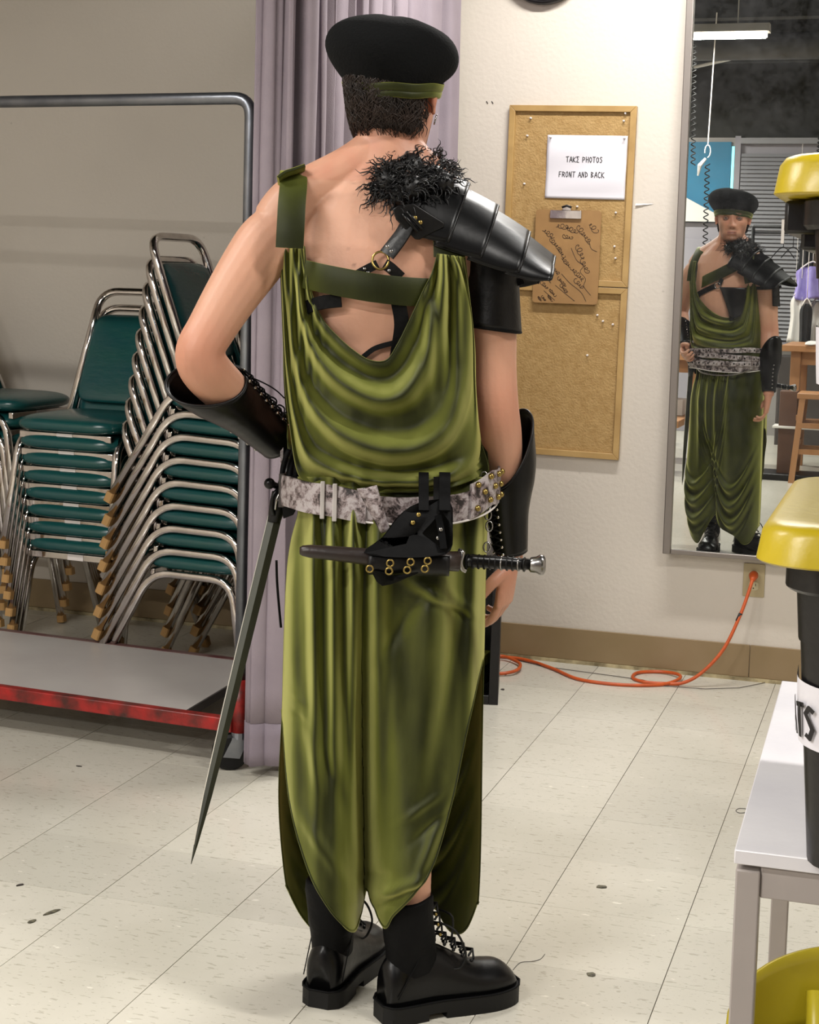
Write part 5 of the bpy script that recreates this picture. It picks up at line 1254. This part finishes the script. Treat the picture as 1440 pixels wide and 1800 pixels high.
# ---- laced leather bracers
def bracer(P0, P1, r0, r1, outd, ext, flare, lace_dir, label, sq=1.0):
    ax = (P1-P0).normalized(); o_ = (outd - ax*outd.dot(ax)).normalized(); p_ = ax.cross(o_); LN = (P1-P0).length
    ld = (lace_dir - ax*lace_dir.dot(ax)).normalized(); la = math.atan2(ld.dot(p_), ld.dot(o_))
    def f(u, v):
        a = la + .20 + (2*PI-.40)*u; k = (.5+.5*math.cos(a))**1.6
        t = lerp(-ext*k, 1, v); r = lerp(r0, r1, clamp(t)) + flare*k*sstep(.55, -.4, t)
        c = P0 + ax*(LN*t); return c + (o_*math.cos(a) + p_*math.sin(a)*sq)*r
    b = obj('bracer', MB().grid(f, 56, 24), M['leather_hi'], man, smooth=True, solid=.0035, label=label)
    rim = [f(i/56, 0) for i in range(57)]; obj('rim_binding', MB().tube(rim, .0028, 6), M['leather'], b, smooth=True)
    rim = [f(i/56, 1) for i in range(57)]; obj('rim_binding', MB().tube(rim, .0022, 6), M['leather'], b, smooth=True)
    # tongue under the laces, lace crossings and eyelets
    tg = MB().grid(lambda u, v: P0 + ax*(LN*v) + (o_*math.cos(la + (u-.5)*.7) + p_*math.sin(la + (u-.5)*.7)*sq)*(lerp(r0, r1, v)-.002), 8, 8)
    obj('tongue', tg, M['leather_m'], b, smooth=True)
    n = 9
    def q(s_, t, h=.0025): 
        a = la + s_*.33; return P0 + ax*(LN*t) + (o_*math.cos(a) + p_*math.sin(a)*sq)*(lerp(r0, r1, t)+h)
    for k in range(n):
        t = .04 + .92*k/(n-1)
        for s_ in (-1, 1): obj('eyelet', MB().sphere(q(s_, t), .0033, nu=8, nv=6), M['chrome'], b, smooth=True)
        if k < n-1:
            t2 = .04 + .92*(k+1)/(n-1)
            for s_ in (-1, 1): obj('lace', MB().tube([q(s_, t, .003), q(0, (t+t2)/2, .008), q(-s_, t2, .003)], .0019, 6), M['leather_m'], b, smooth=True)
    obj('stud_row', MB(), None, b) if 0 else None
    for k in range(7):
        t = .1 + .8*k/6; a = la + PI
        obj('stud', MB().sphere(P0 + ax*(LN*t) + (o_*math.cos(a) + p_*math.sin(a)*sq)*(lerp(r0, r1, t)+.003 + flare*((.5+.5*math.cos(a))**1.6)*sstep(.55, -.4, t)), .0036, nu=8, nv=6), M['silver'], b, smooth=True)
    return b, q
lb_, ql = bracer(L(392, 686, -.035), L(488, 775, .085), .0505, .037, V(-1, -.15, -.25), .42, .022, V(.35, -.45, .9), 'left laced black leather forearm bracer')
rb_, qr = bracer(L(887, 850, .035), L(897, 968, .06), .0445, .0315, V(1, .75, .1), .95, .020, V(-.75, -.75, 0), 'right laced black leather forearm bracer')
obj('lace_end', MB().tube(smooth_path([L(422, 668, -.03), L(440, 664, -.03), L(465, 674, -.03), L(485, 686, -.02), L(500, 700, -.01)], 5), .0014, 5), M['leather_m'], lb_, smooth=True)
for k_, (a, b) in enumerate(((478, 708), (492, 722), (505, 735))): obj('lace_loop', MB().tube(smooth_path([L(a-10, b, .0), L(a-2, b-10, 0), L(a+8, b-4, 0), L(a+6, b+8, .0)], 5), .0016, 5), M['leather_m'], lb_, smooth=True)

# ---- belts
BCX, BHW, BDP = -.0255, .180, .128
def waist(a, off=0.):
    ca, sa = math.cos(a), math.sin(a)
    x = math.copysign(abs(ca)**.85, ca)*(BHW+off); y = math.copysign(abs(sa)**.85, sa)*(BDP+off)
    return V(BCX + x, y - x*.10, 0)
def zback(x): return ps(x, [(-.21, .951), (-.14, .948), (-.06, .938), (.02, .936), (.08, .940), (.13, .952), (.16, .968)])
def belt(zf, h, off, m, name, parent, a0=0, a1=2*PI, n=110, th=.004, dome=.0015, label=None, crumple=.0012):
    rg = []; full = abs(a1-a0-2*PI) < 1e-6
    for i in range(n if full else n+1):
        a = a0 + (a1-a0)*i/n; c = waist(a, off); c2 = waist(a, off+th); z = zf(c.x, a) + crumple*math.sin(9*a)
        rg.append([c + V(0, 0, z-h/2), c2 + V(0, 0, z-h/2), waist(a, off+th+dome) + V(0, 0, z-h*.2), waist(a, off+th+dome) + V(0, 0, z+h*.25), c2 + V(0, 0, z+h/2), c + V(0, 0, z+h/2)])
    return obj(name, MB().rings(rg, loop=full), m, parent, auto=50, label=label)
def zb(x, a): return zback(x) + (.010*max(0, math.sin(a)))
bl1 = belt(zb, .050, .014, M['beltm'], 'belt', man, label='weathered white and black leather belt')
obj('belt_edge', MB().tube([waist(2*PI*i/100, .0195) + V(0, 0, zb(waist(2*PI*i/100).x, 2*PI*i/100)-.0245) for i in range(100)], .002, 6, loop=True), M['label_white'], bl1, smooth=True)
# the overlapping belt end with two keepers and a hanging tail
belt(lambda x, a: zback(x) + .001, .056, .020, M['beltm'], 'belt_end', bl1, a0=PI*1.06, a1=PI*1.455, n=40)
for px in (592, 612):
    c = L(px, 862, -.14); aa = PI + math.acos(clamp(-(c.x-BCX)/BHW, -1, 1)); p = waist(aa, .028)
    obj('keeper', MB().rings([[V(p.x + dx, p.y + dy, zback(p.x)+zz) for dx, dy in ((-.004, .004), (-.004, -.003), (.004, -.003), (.004, .004))] for zz in (-.033, -.02, .02, .034)]), M['deck'], bl1, bevel=.0012)
obj('keeper', MB().rings([[V(-.222 + dx, -.03 + dy, .951+zz) for dx, dy in ((-.005, .006), (-.005, -.005), (.005, -.005), (.005, .006))] for zz in (-.031, .031)]), M['darkstuff'], bl1, bevel=.001)
def tail(u, v):
    px = lerp(lerp(642, 676, v), lerp(668, 690, v), u); py = lerp(lerp(858, 908, v), lerp(880, 932, v), u*.5) if 1 else 0
    P = L(lerp(645, 678, v) + (u-.5)*lerp(34, 14, v), 856 + 78*v + (u-.5)*(-6), -.172); return V(P.x, P.y - .006*math.sin(PI*u) - .005*math.sin(3*v), P.z)
obj('belt_tail', MB().grid(tail, 10, 16), M['beltm'], bl1, smooth=True, solid=.003)
# studded section on the right
belt(lambda x, a: zback(x)+.006, .062, .0195, M['beltm'], 'studded_panel', bl1, a0=PI*1.74, a1=PI*2.02, n=30)
for a in (1.765, 1.80, 1.835, 1.87, 1.905, 1.94, 1.975):
    for dz in (-.018, .004, .024):
        if (int(a*1000)//35 + int((dz+.02)*60)) % 2: continue
        p = waist(PI*a, .0265); obj('stud', MB().sphere(V(p.x, p.y, zback(p.x)+.006+dz), .0058, nu=10, nv=6), M['brass'], bl1, smooth=True)
# further belts wound round the front, studded
for z0, am, hh in ((1.022, .018, .024), (.992, -.012, .026), (.958, .008, .024)):
    bx_ = belt(lambda x, a, z0=z0, am=am: z0 + am*x*6*.5 + .006*math.sin(a), hh, .022, M['beltm'], 'belt', man, a0=.04*PI, a1=.96*PI, n=60, label='narrow studded white belt across the front')
    for k in range(22):
        a = PI*(.07 + .86*k/21); p = waist(a, .0285); obj('stud', MB().sphere(V(p.x, p.y, z0 + am*p.x*3 + .006*math.sin(a)), .0042, nu=6, nv=5), M['silver'] if k % 2 else M['leather_m'], bx_)
obj('hanging_chain', MB().tube(smooth_path([V(-.19, .06, .95), V(-.12, .14, .915), V(-.03, .152, .905), V(.07, .145, .915), V(.14, .07, .95)], 14), .0045, 6), M['silver'], bl1, smooth=False)
for k, (a, b) in enumerate(((851, 838), (858, 868), (857, 890), (858, 905), (860, 925), (856, 962))):
    obj('chain_link', MB().tube([L(a, b, -.05) + V(.006*math.cos(t), .002*math.sin(t), .009*math.sin(t)) for t in [2*PI*i/12 for i in range(12)]], .0016, 6, loop=True), M['silver'], bl1, smooth=True)
obj('hanging_thong', MB().tube(smooth_path([L(486, 985, .04), L(487, 1020, .04), L(490, 1060, .04), L(494, 1103, .04)], 4), .0024, 6), M['leather_m'], bl1, smooth=True)

# ---- shoulder armour
def PR(a):       # ridge line of the armour, a from the neck to the tip
    px = lerp(752, 972, a); py = ps(a, [(0, 294), (.25, 329), (.5, 367), (.75, 409), (1, 456)]); return L(px, py, .01)
SD = (PR(1) - PR(0)).normalized()
UPD = V(-SD.z, 0, SD.x) if SD.x > 0 else V(SD.z, 0, -SD.x)
def plate(a0, a1, lift, bk, ft, wob=0.):
    """one lame: a along the ridge, v round the shoulder from the back hem to the front hem"""
    def f(u, v):
        a = lerp(a0, a1, u); R_ = PR(a) + UPD*(lift*u + .002)
        th = lerp(-1, 1, v); s_ = abs(th); drop = (ps(a, bk) if th < 0 else ps(a, ft))
        if s_ < .3: yy = .046*s_/.3; dz_ = .0165*s_/.3
        else: q_ = (s_-.3)/.7; yy = .046 + .076*math.sin(q_*PI/2); dz_ = .0165 + (drop-.0165)*q_**1.1
        yy = math.copysign(yy, th)
        return R_ + V(0, yy, 0) - UPD*(dz_*.55) + V(-.004*s_, 0, -dz_*.55) + SD*(.006*s_*math.sin(PI*u))
    return f
BK = [(0, .12), (.25, .112), (.5, .098), (.75, .078), (1, .042)]
FT = [(0, .11), (.5, .11), (.8, .09), (1, .05)]
pa = None
for i, (a0, a1, lf) in enumerate(((.72, 1.0, .0), (.46, .79, .004), (.22, .53, .007), (-.02, .29, .010))):
    f = plate(a0, a1, lf+.004, BK, FT)
    nm = 'shoulder_armour' if pa is None else 'armour_plate'
    if pa is None:
        pa = obj('shoulder_armour', MB().grid(f, 12, 40), M['lame'], man, auto=18, solid=.004, label='layered black leather shoulder armour with black fur collar')
    else: obj('armour_plate', MB().grid(f, 12, 40), M['lame'], pa, auto=18, solid=.004)
    obj('plate_edge', MB().tube([f(1, j/40) for j in range(41)], .0028, 6), M['leather'], pa, smooth=True)
    obj('plate_edge', MB().tube([f(j/12, 0) for j in range(13)], .0022, 6), M['leather'], pa, smooth=True)
# back skirt of the armour: big soft flaps below the lames
def flap(pts, d0, d1, name, m='leather_m'):
    c = V(0, 0, 0); P = [L(x, y, lerp(d0, d1, k)) for x, y, k in pts]
    for p in P: c += p
    c /= len(P); n = len(P); off = V(0, .005, 0)
    mbx = MB(); sp = smooth_path(P, 4, loop=True); m_ = len(sp)
    rgs = [[p + (c-p)*t + V(0, -.010*math.sin(PI/2*t), 0) for p in sp] for t in (0, .04, .3, .6, .97)]
    back_ = [[q + off for q in r] for r in reversed(rgs)]
    return obj(name, MB().rings(rgs + back_), M[m], pa, smooth=True)
# upper-arm guard
def guard(u, v):
    ax0, ax1 = L(862, 452, .0), L(864, 577, -.002); a = lerp(-2.95, .75, u); r = lerp(.050, .0500, v) + .004*v*v
    c = ax0.lerp(ax1, v); c = c + V(.001, 0, -.006*math.cos(a)*v); k = .94
    return c + V(math.cos(a)*r*1.0 - .001, math.sin(a)*r*1.1, .0)
gd = obj('arm_guard', MB().grid(guard, 40, 14), M['leather'], man, smooth=True, solid=.004, label='black leather upper arm guard')
obj('guard_edge', MB().tube([guard(i/40, 1) for i in range(41)], .003, 6), M['leather_m'], gd, smooth=True)
strap([(L(893, 501, -.02), V(0, 0, 1)), (L(905, 498, -.02), V(.1, 0, 1)), (L(920, 493, -.02), V(.3, 0, 1))], .013, M['leather_m'], 'strap_end', gd, th=.005)
strap([(V(.11, .02, 1.335), V(0, 0, 1)), (V(.12, .062, 1.335), V(0, 0, 1)), (V(.155, .075, 1.335), V(0, 0, 1)), (V(.20, .04, 1.34), V(0, 0, 1))], .016, M['leather_m'], 'arm_strap', gd)
# square leather pad on the shoulder blade with buckle and rivets
pd = [L(x, y, -.116 + .0001*(x-690)) for x, y in ((690, 368), (700, 361), (728, 358), (782, 392), (781, 399), (738, 421), (730, 421), (696, 386))]
obj('shoulder_pad', MB().rings([[p for p in pd], [p + V(0, -.006, 0) for p in pd]]), M['leather'], pa, bevel=.002)
obj('pad_loop', MB().tube([L(708, 376, -.127), L(718, 388, -.127), L(735, 408, -.127)], .0035, 8), M['leather_hi'], pa, smooth=True)
obj('pad_loop', MB().tube([L(716, 372, -.127), L(727, 385, -.127), L(743, 404, -.127)], .0035, 8), M['leather_hi'], pa, smooth=True)
for a, b in ((730, 383), (739, 391)): obj('rivet', MB().sphere(L(a, b, -.127), .0042, (1, .5, 1), 10, 6), M['brass'], pa, smooth=True)
# fur
rnd = random.Random(21); fur = MB(); core = []
FC = [(672, 322, -.02, .030), (695, 305, -.03, .034), (720, 296, -.02, .036), (745, 300, .0, .036), (768, 300, .02, .030), (700, 335, -.055, .034), (735, 335, -.055, .036), (760, 318, -.03, .036), (730, 355, -.07, .026), (715, 300, .06, .04), (750, 305, .07, .04), (668, 335, -.06, .024), (682, 318, -.07, .028), (700, 342, -.085, .024), (725, 330, -.085, .028), (780, 322, -.06, .024), (770, 312, .07, .034), (740, 318, .10, .032), (705, 318, .10, .028), (785, 322, .03, .028), (760, 340, .10, .028)]
fb = MB()
for x, y, d, r in FC: fb.sphere(L(x, y, d), r*.82, nu=12, nv=8)
fcore = obj('fur_collar', fb, M['furm'], pa, smooth=True, kind='stuff')
for k in range(1500):
    x, y, d, r = rnd.choice(FC); c = L(x, y, d); dr = V(rnd.gauss(0, 1), rnd.gauss(-.25, 1), rnd.gauss(.25, 1)).normalized()
    p = c + dr*r*.7; ln = rnd.uniform(.016, .040) * (1.25 if rnd.random() < .12 else 1); side = dr.orthogonal().normalized(); s2 = dr.cross(side); ph = rnd.uniform(0, 6); pts = []
    for i in range(8):
        t = i/7; w_ = .0034*(.3+t); pts.append(p + dr*ln*t + side*math.sin(ph + 9*t)*w_ + s2*math.cos(ph + 9*t)*w_ + V(0, 0, -.010*t*t))
    fur.tube(pts, [.0017, .0017, .0016, .0014, .0012, .001, .0007, .0003], 4, caps=False)
obj('fur_locks', fur, M['furm'], pa, kind='stuff', smooth=True)
# ear ring
ep = HM @ V(.0855, -.004, -.036)
obj('ear_ring', MB().tube([ep + V(.002*math.sin(t), .0065*math.cos(t), .0085*math.sin(t)-.004) for t in [2*PI*i/16 for i in range(16)]], .0014, 6, loop=True), M['silver'], man, smooth=True)

# ---- dagger in its sheath, hung across the back of the belt
dl = L(680, 985, -.195); MW_ = Matrix.Translation(MP) @ Matrix.Rotation(MRZ, 4, 'Z')
dg_ = thing('dagger', 'dagger with black wrapped grip and silver pommel in a dark sheath slung across the back', 'dagger', MW_ @ dl, MRZ)
def D(px, py, dy): return L(px, py, dy) - dl
def dd(px): return -.205 + .05*sstep(600, 960, px)
sp_ = [(527, 968, .0062), (532, 968, .0092), (545, 969, .0115), (590, 973, .0130), (650, 979, .0150), (720, 983, .0165), (780, 986, .0175), (806, 987, .0180)]
obj('sheath', MB().tube([D(x, y, dd(x)) for x, y, r in sp_], [r for x, y, r in sp_], 14, up=(0, 0, 1)), M['brownl'], dg_, smooth=True)
gp_ = smooth_path([D(807, 960+8, dd(808)), D(813, 972, dd(808)-.004), D(810, 988, dd(808)-.006), D(813, 1000, dd(808)-.003), D(818, 1003, dd(808))], 5)
obj('guard', MB().tube(gp_, .0050, 10), M['silver'], dg_, smooth=True)
gr_ = [(816, 986, .0110), (830, 986, .0120), (850, 987, .0115), (880, 989, .0118), (905, 991, .0112), (930, 992, .0100)]
obj('grip', MB().tube([D(x, y, dd(x)) for x, y, r in gr_], [r for x, y, r in gr_], 14, up=(0, 0, 1)), M['leather_hi'], dg_, smooth=True)
for k in range(11): 
    x = 822 + 10*k; c = D(x, 986 + .06*(x-816), dd(x)); obj('wire_wrap', MB().tube([c + V(.003*math.cos(t), .0122*math.cos(t), .0122*math.sin(t)) for t in [2*PI*i/12 for i in range(12)]], .0016, 5, loop=True), M['leather_m'] if k < 4 else M['silver'] if k % 3 == 0 else M['leather'], dg_, smooth=True)
obj('pommel', MB().rings([[D(x, 993, dd(x)) + V(0, r*.8*math.cos(a), r*math.sin(a)) for a in [2*PI*j/18 for j in range(18)]] for x, r in ((930, .0095), (933, .0135), (943, .0150), (949, .0185), (956, .0180), (959, .012))]), M['silver'], dg_, smooth=True)
# belt frog carrying the dagger
fw = thing('dagger_frog', 'black leather frog hanging from the belt and laced round the dagger sheath', 'leather hanger', MW_ @ dl, MRZ)
def fpoly(pts, th, name, m, par, dome=.002):
    P = [D(x, y, d) for x, y, d in pts]; sp = smooth_path(P, 3, loop=True); c = sum(sp, V(0, 0, 0))/len(sp)
    rgs = [[p + (c-p)*t + V(0, -dome*math.sin(PI/2*t), 0) for p in sp] for t in (0, .05, .4, .96)]; bk = [[q + V(0, th, 0) for q in r] for r in reversed(rgs)]
    return obj(name, MB().rings(rgs + bk), M[m], par, smooth=True)
fpoly([(640, 972, -.222), (672, 945, -.212), (700, 908, -.195), (735, 885, -.175), (790, 880, -.168), (796, 930, -.19), (792, 968, -.215), (760, 978, -.226), (700, 980, -.228)], .004, 'frog_panel', 'leather_m', fw)
def wrap(u, v):
    px = lerp(648, 790, u); c = D(px, 985 + (px-650)*.02, dd(px)); r = .0225; a = lerp(.9, 5.6, v); return c + V(0, -math.cos(a-PI*.5+1.57)*0 - math.sin(a)*r*.95, math.cos(a)*r*1.0 - .001)
obj('frog_sleeve', MB().grid(wrap, 20, 24), M['leather'], fw, smooth=True, solid=.003)
fpoly([(655, 1002, -.222), (690, 1012, -.222), (735, 1006, -.222), (720, 1014, -.215), (672, 1030, -.205)], .004, 'frog_tip', 'leather_m', fw, dome=.002)
for px, py in ((686, 990), (722, 988), (752, 986), (650, 1000), (684, 1004), (716, 1002), (747, 1000)):
    c = D(px, py, -.2325); obj('brass_eyelet', MB().tube([c + V(.0058*math.cos(t), 0, .0058*math.sin(t)) for t in [2*PI*i/14 for i in range(14)]], .0016, 6, loop=True), M['brass'], fw, smooth=True)
for px, py in ((736, 905), (726, 919)):
    obj('rivet', MB().sphere(D(px, py, -.2), .0045, (1, .6, 1), 10, 6), M['brass'], fw, smooth=True)
for px, py in ((775, 931), (770, 946)): obj('rivet', MB().sphere(D(px, py, -.212), .0038, (1, .6, 1), 10, 6), M['silver'], fw, smooth=True)
for x0, w_ in ((745, .018), (782, .020)):
    strap([(D(x0, 898, -.185), X1), (D(x0, 880, -.172), X1), (D(x0, 860, -.166), X1), (D(x0, 842, -.160), X1), (D(x0, 832, -.148), X1)], w_, M['leather_m'], 'belt_loop', fw, th=.005)
strap([(D(768, 838, -.158), X1), (D(768, 868, -.162), X1), (D(768, 895, -.172), X1), (D(775, 930, -.205), X1), (D(780, 965, -.222), X1)], .012, M['leather_hi'], 'belt_loop', fw, th=.004)

# ---- sword hanging at the left hip
sl_ = L(490, 860, .02)
sw = thing('sword', 'long narrow sword with dark hilt hanging at the left hip', 'sword', MW_ @ sl_, MRZ)
def S(px, py, dy): return L(px, py, dy) - sl_
A_, B_ = S(491, 878, .025), S(336, 1519, -.19); bd = (B_ - A_).normalized(); wv = V(1, 0, 0); wv = (wv - bd*wv.dot(bd)).normalized(); tv = bd.cross(wv)
rg = []
for t, w_ in ((0, .0128), (.3, .0122), (.6, .0105), (.82, .0078), (.95, .0035), (1, .0006)):
    c = A_.lerp(B_, t); rg.append([c - wv*w_, c + tv*.0028*(w_/.0128), c + wv*w_, c - tv*.0028*(w_/.0128)])
obj('blade', MB().rings(rg), M['blade'], sw)
rg = []
for t, w_ in ((0, .0128), (.3, .0122), (.6, .0105), (.82, .0078), (.95, .0035)):
    c = A_.lerp(B_, t) - wv*(w_+.0002); rg.append([c + wv*.0010 + tv*.001, c - wv*.0008, c + wv*.0010 - tv*.001])
obj('bright_edge', MB().rings(rg), M['blade_e'], sw)
gA = A_ - bd*.002; gB = A_ - bd*.13 + V(.01, .02, 0)
obj('hilt_collar', MB().tube([A_ + bd*.045, A_ + bd*.01, A_ - bd*.012], [.012, .016, .017], 12), M['leather'], sw, smooth=True)
obj('grip', MB().tube([gA, gB], .0125, 12), M['leather_hi'], sw, smooth=True)
obj('pommel', MB().sphere(gB - bd*.012, .019, nu=14, nv=10), M['silver'], sw, smooth=True)
obj('crossguard', MB().tube(smooth_path([S(471, 849, .0), S(478, 851, .0), S(490, 856, .015), S(508, 864, .03), S(520, 868, .05)], 4), [.0085, .0088, .0078, .0065, .0062, .006, .006, .006, .006, .006, .006, .006, .006, .006, .006, .006, .008][:17], 10), M['leather_hi'], sw, smooth=True)
obj('guard_knob', MB().sphere(S(474, 850, .0), .0105, nu=12, nv=8), M['leather_hi'], sw, smooth=True)
obj('finger_ring', MB().tube(smooth_path([S(496, 856, .01), S(484, 866, .0), S(478, 885, .0), S(482, 905, .005), S(492, 908, .02)], 5), .0042, 8), M['leather_hi'], sw, smooth=True)
obj('finger_ring', MB().tube(smooth_path([S(494, 862, .0), S(487, 878, -.005), S(484, 896, .0)], 5), .0028, 8), M['silver'], sw, smooth=True)
obj('sword_hanger', MB().rings([[S(x, y, d + e) for x, y, d in ((500, 836, .0), (530, 838, -.02), (528, 880, -.03), (516, 905, -.01), (498, 912, .0), (494, 880, .01))] for e in (-.004, .004)]), M['leather_m'], sw, bevel=.002)
obj('hanger_strap', MB().tube(smooth_path([S(520, 770, .03), S(516, 800, .02), S(510, 830, .01), S(508, 870, .0)], 4), [.007]*13, 8), M['leather_m'], sw, smooth=True)
obj('hanger_strap', MB().tube(smooth_path([S(527, 800, -.01), S(521, 830, -.01), S(518, 870, -.01)], 4), [.006]*9, 8), M['leather_m'], sw, smooth=True)
obj('hanger_strap', MB().tube(smooth_path([S(508, 790, .0), S(498, 820, .0), S(495, 850, .0)], 4), [.005]*9, 8), M['leather_m'], sw, smooth=True)
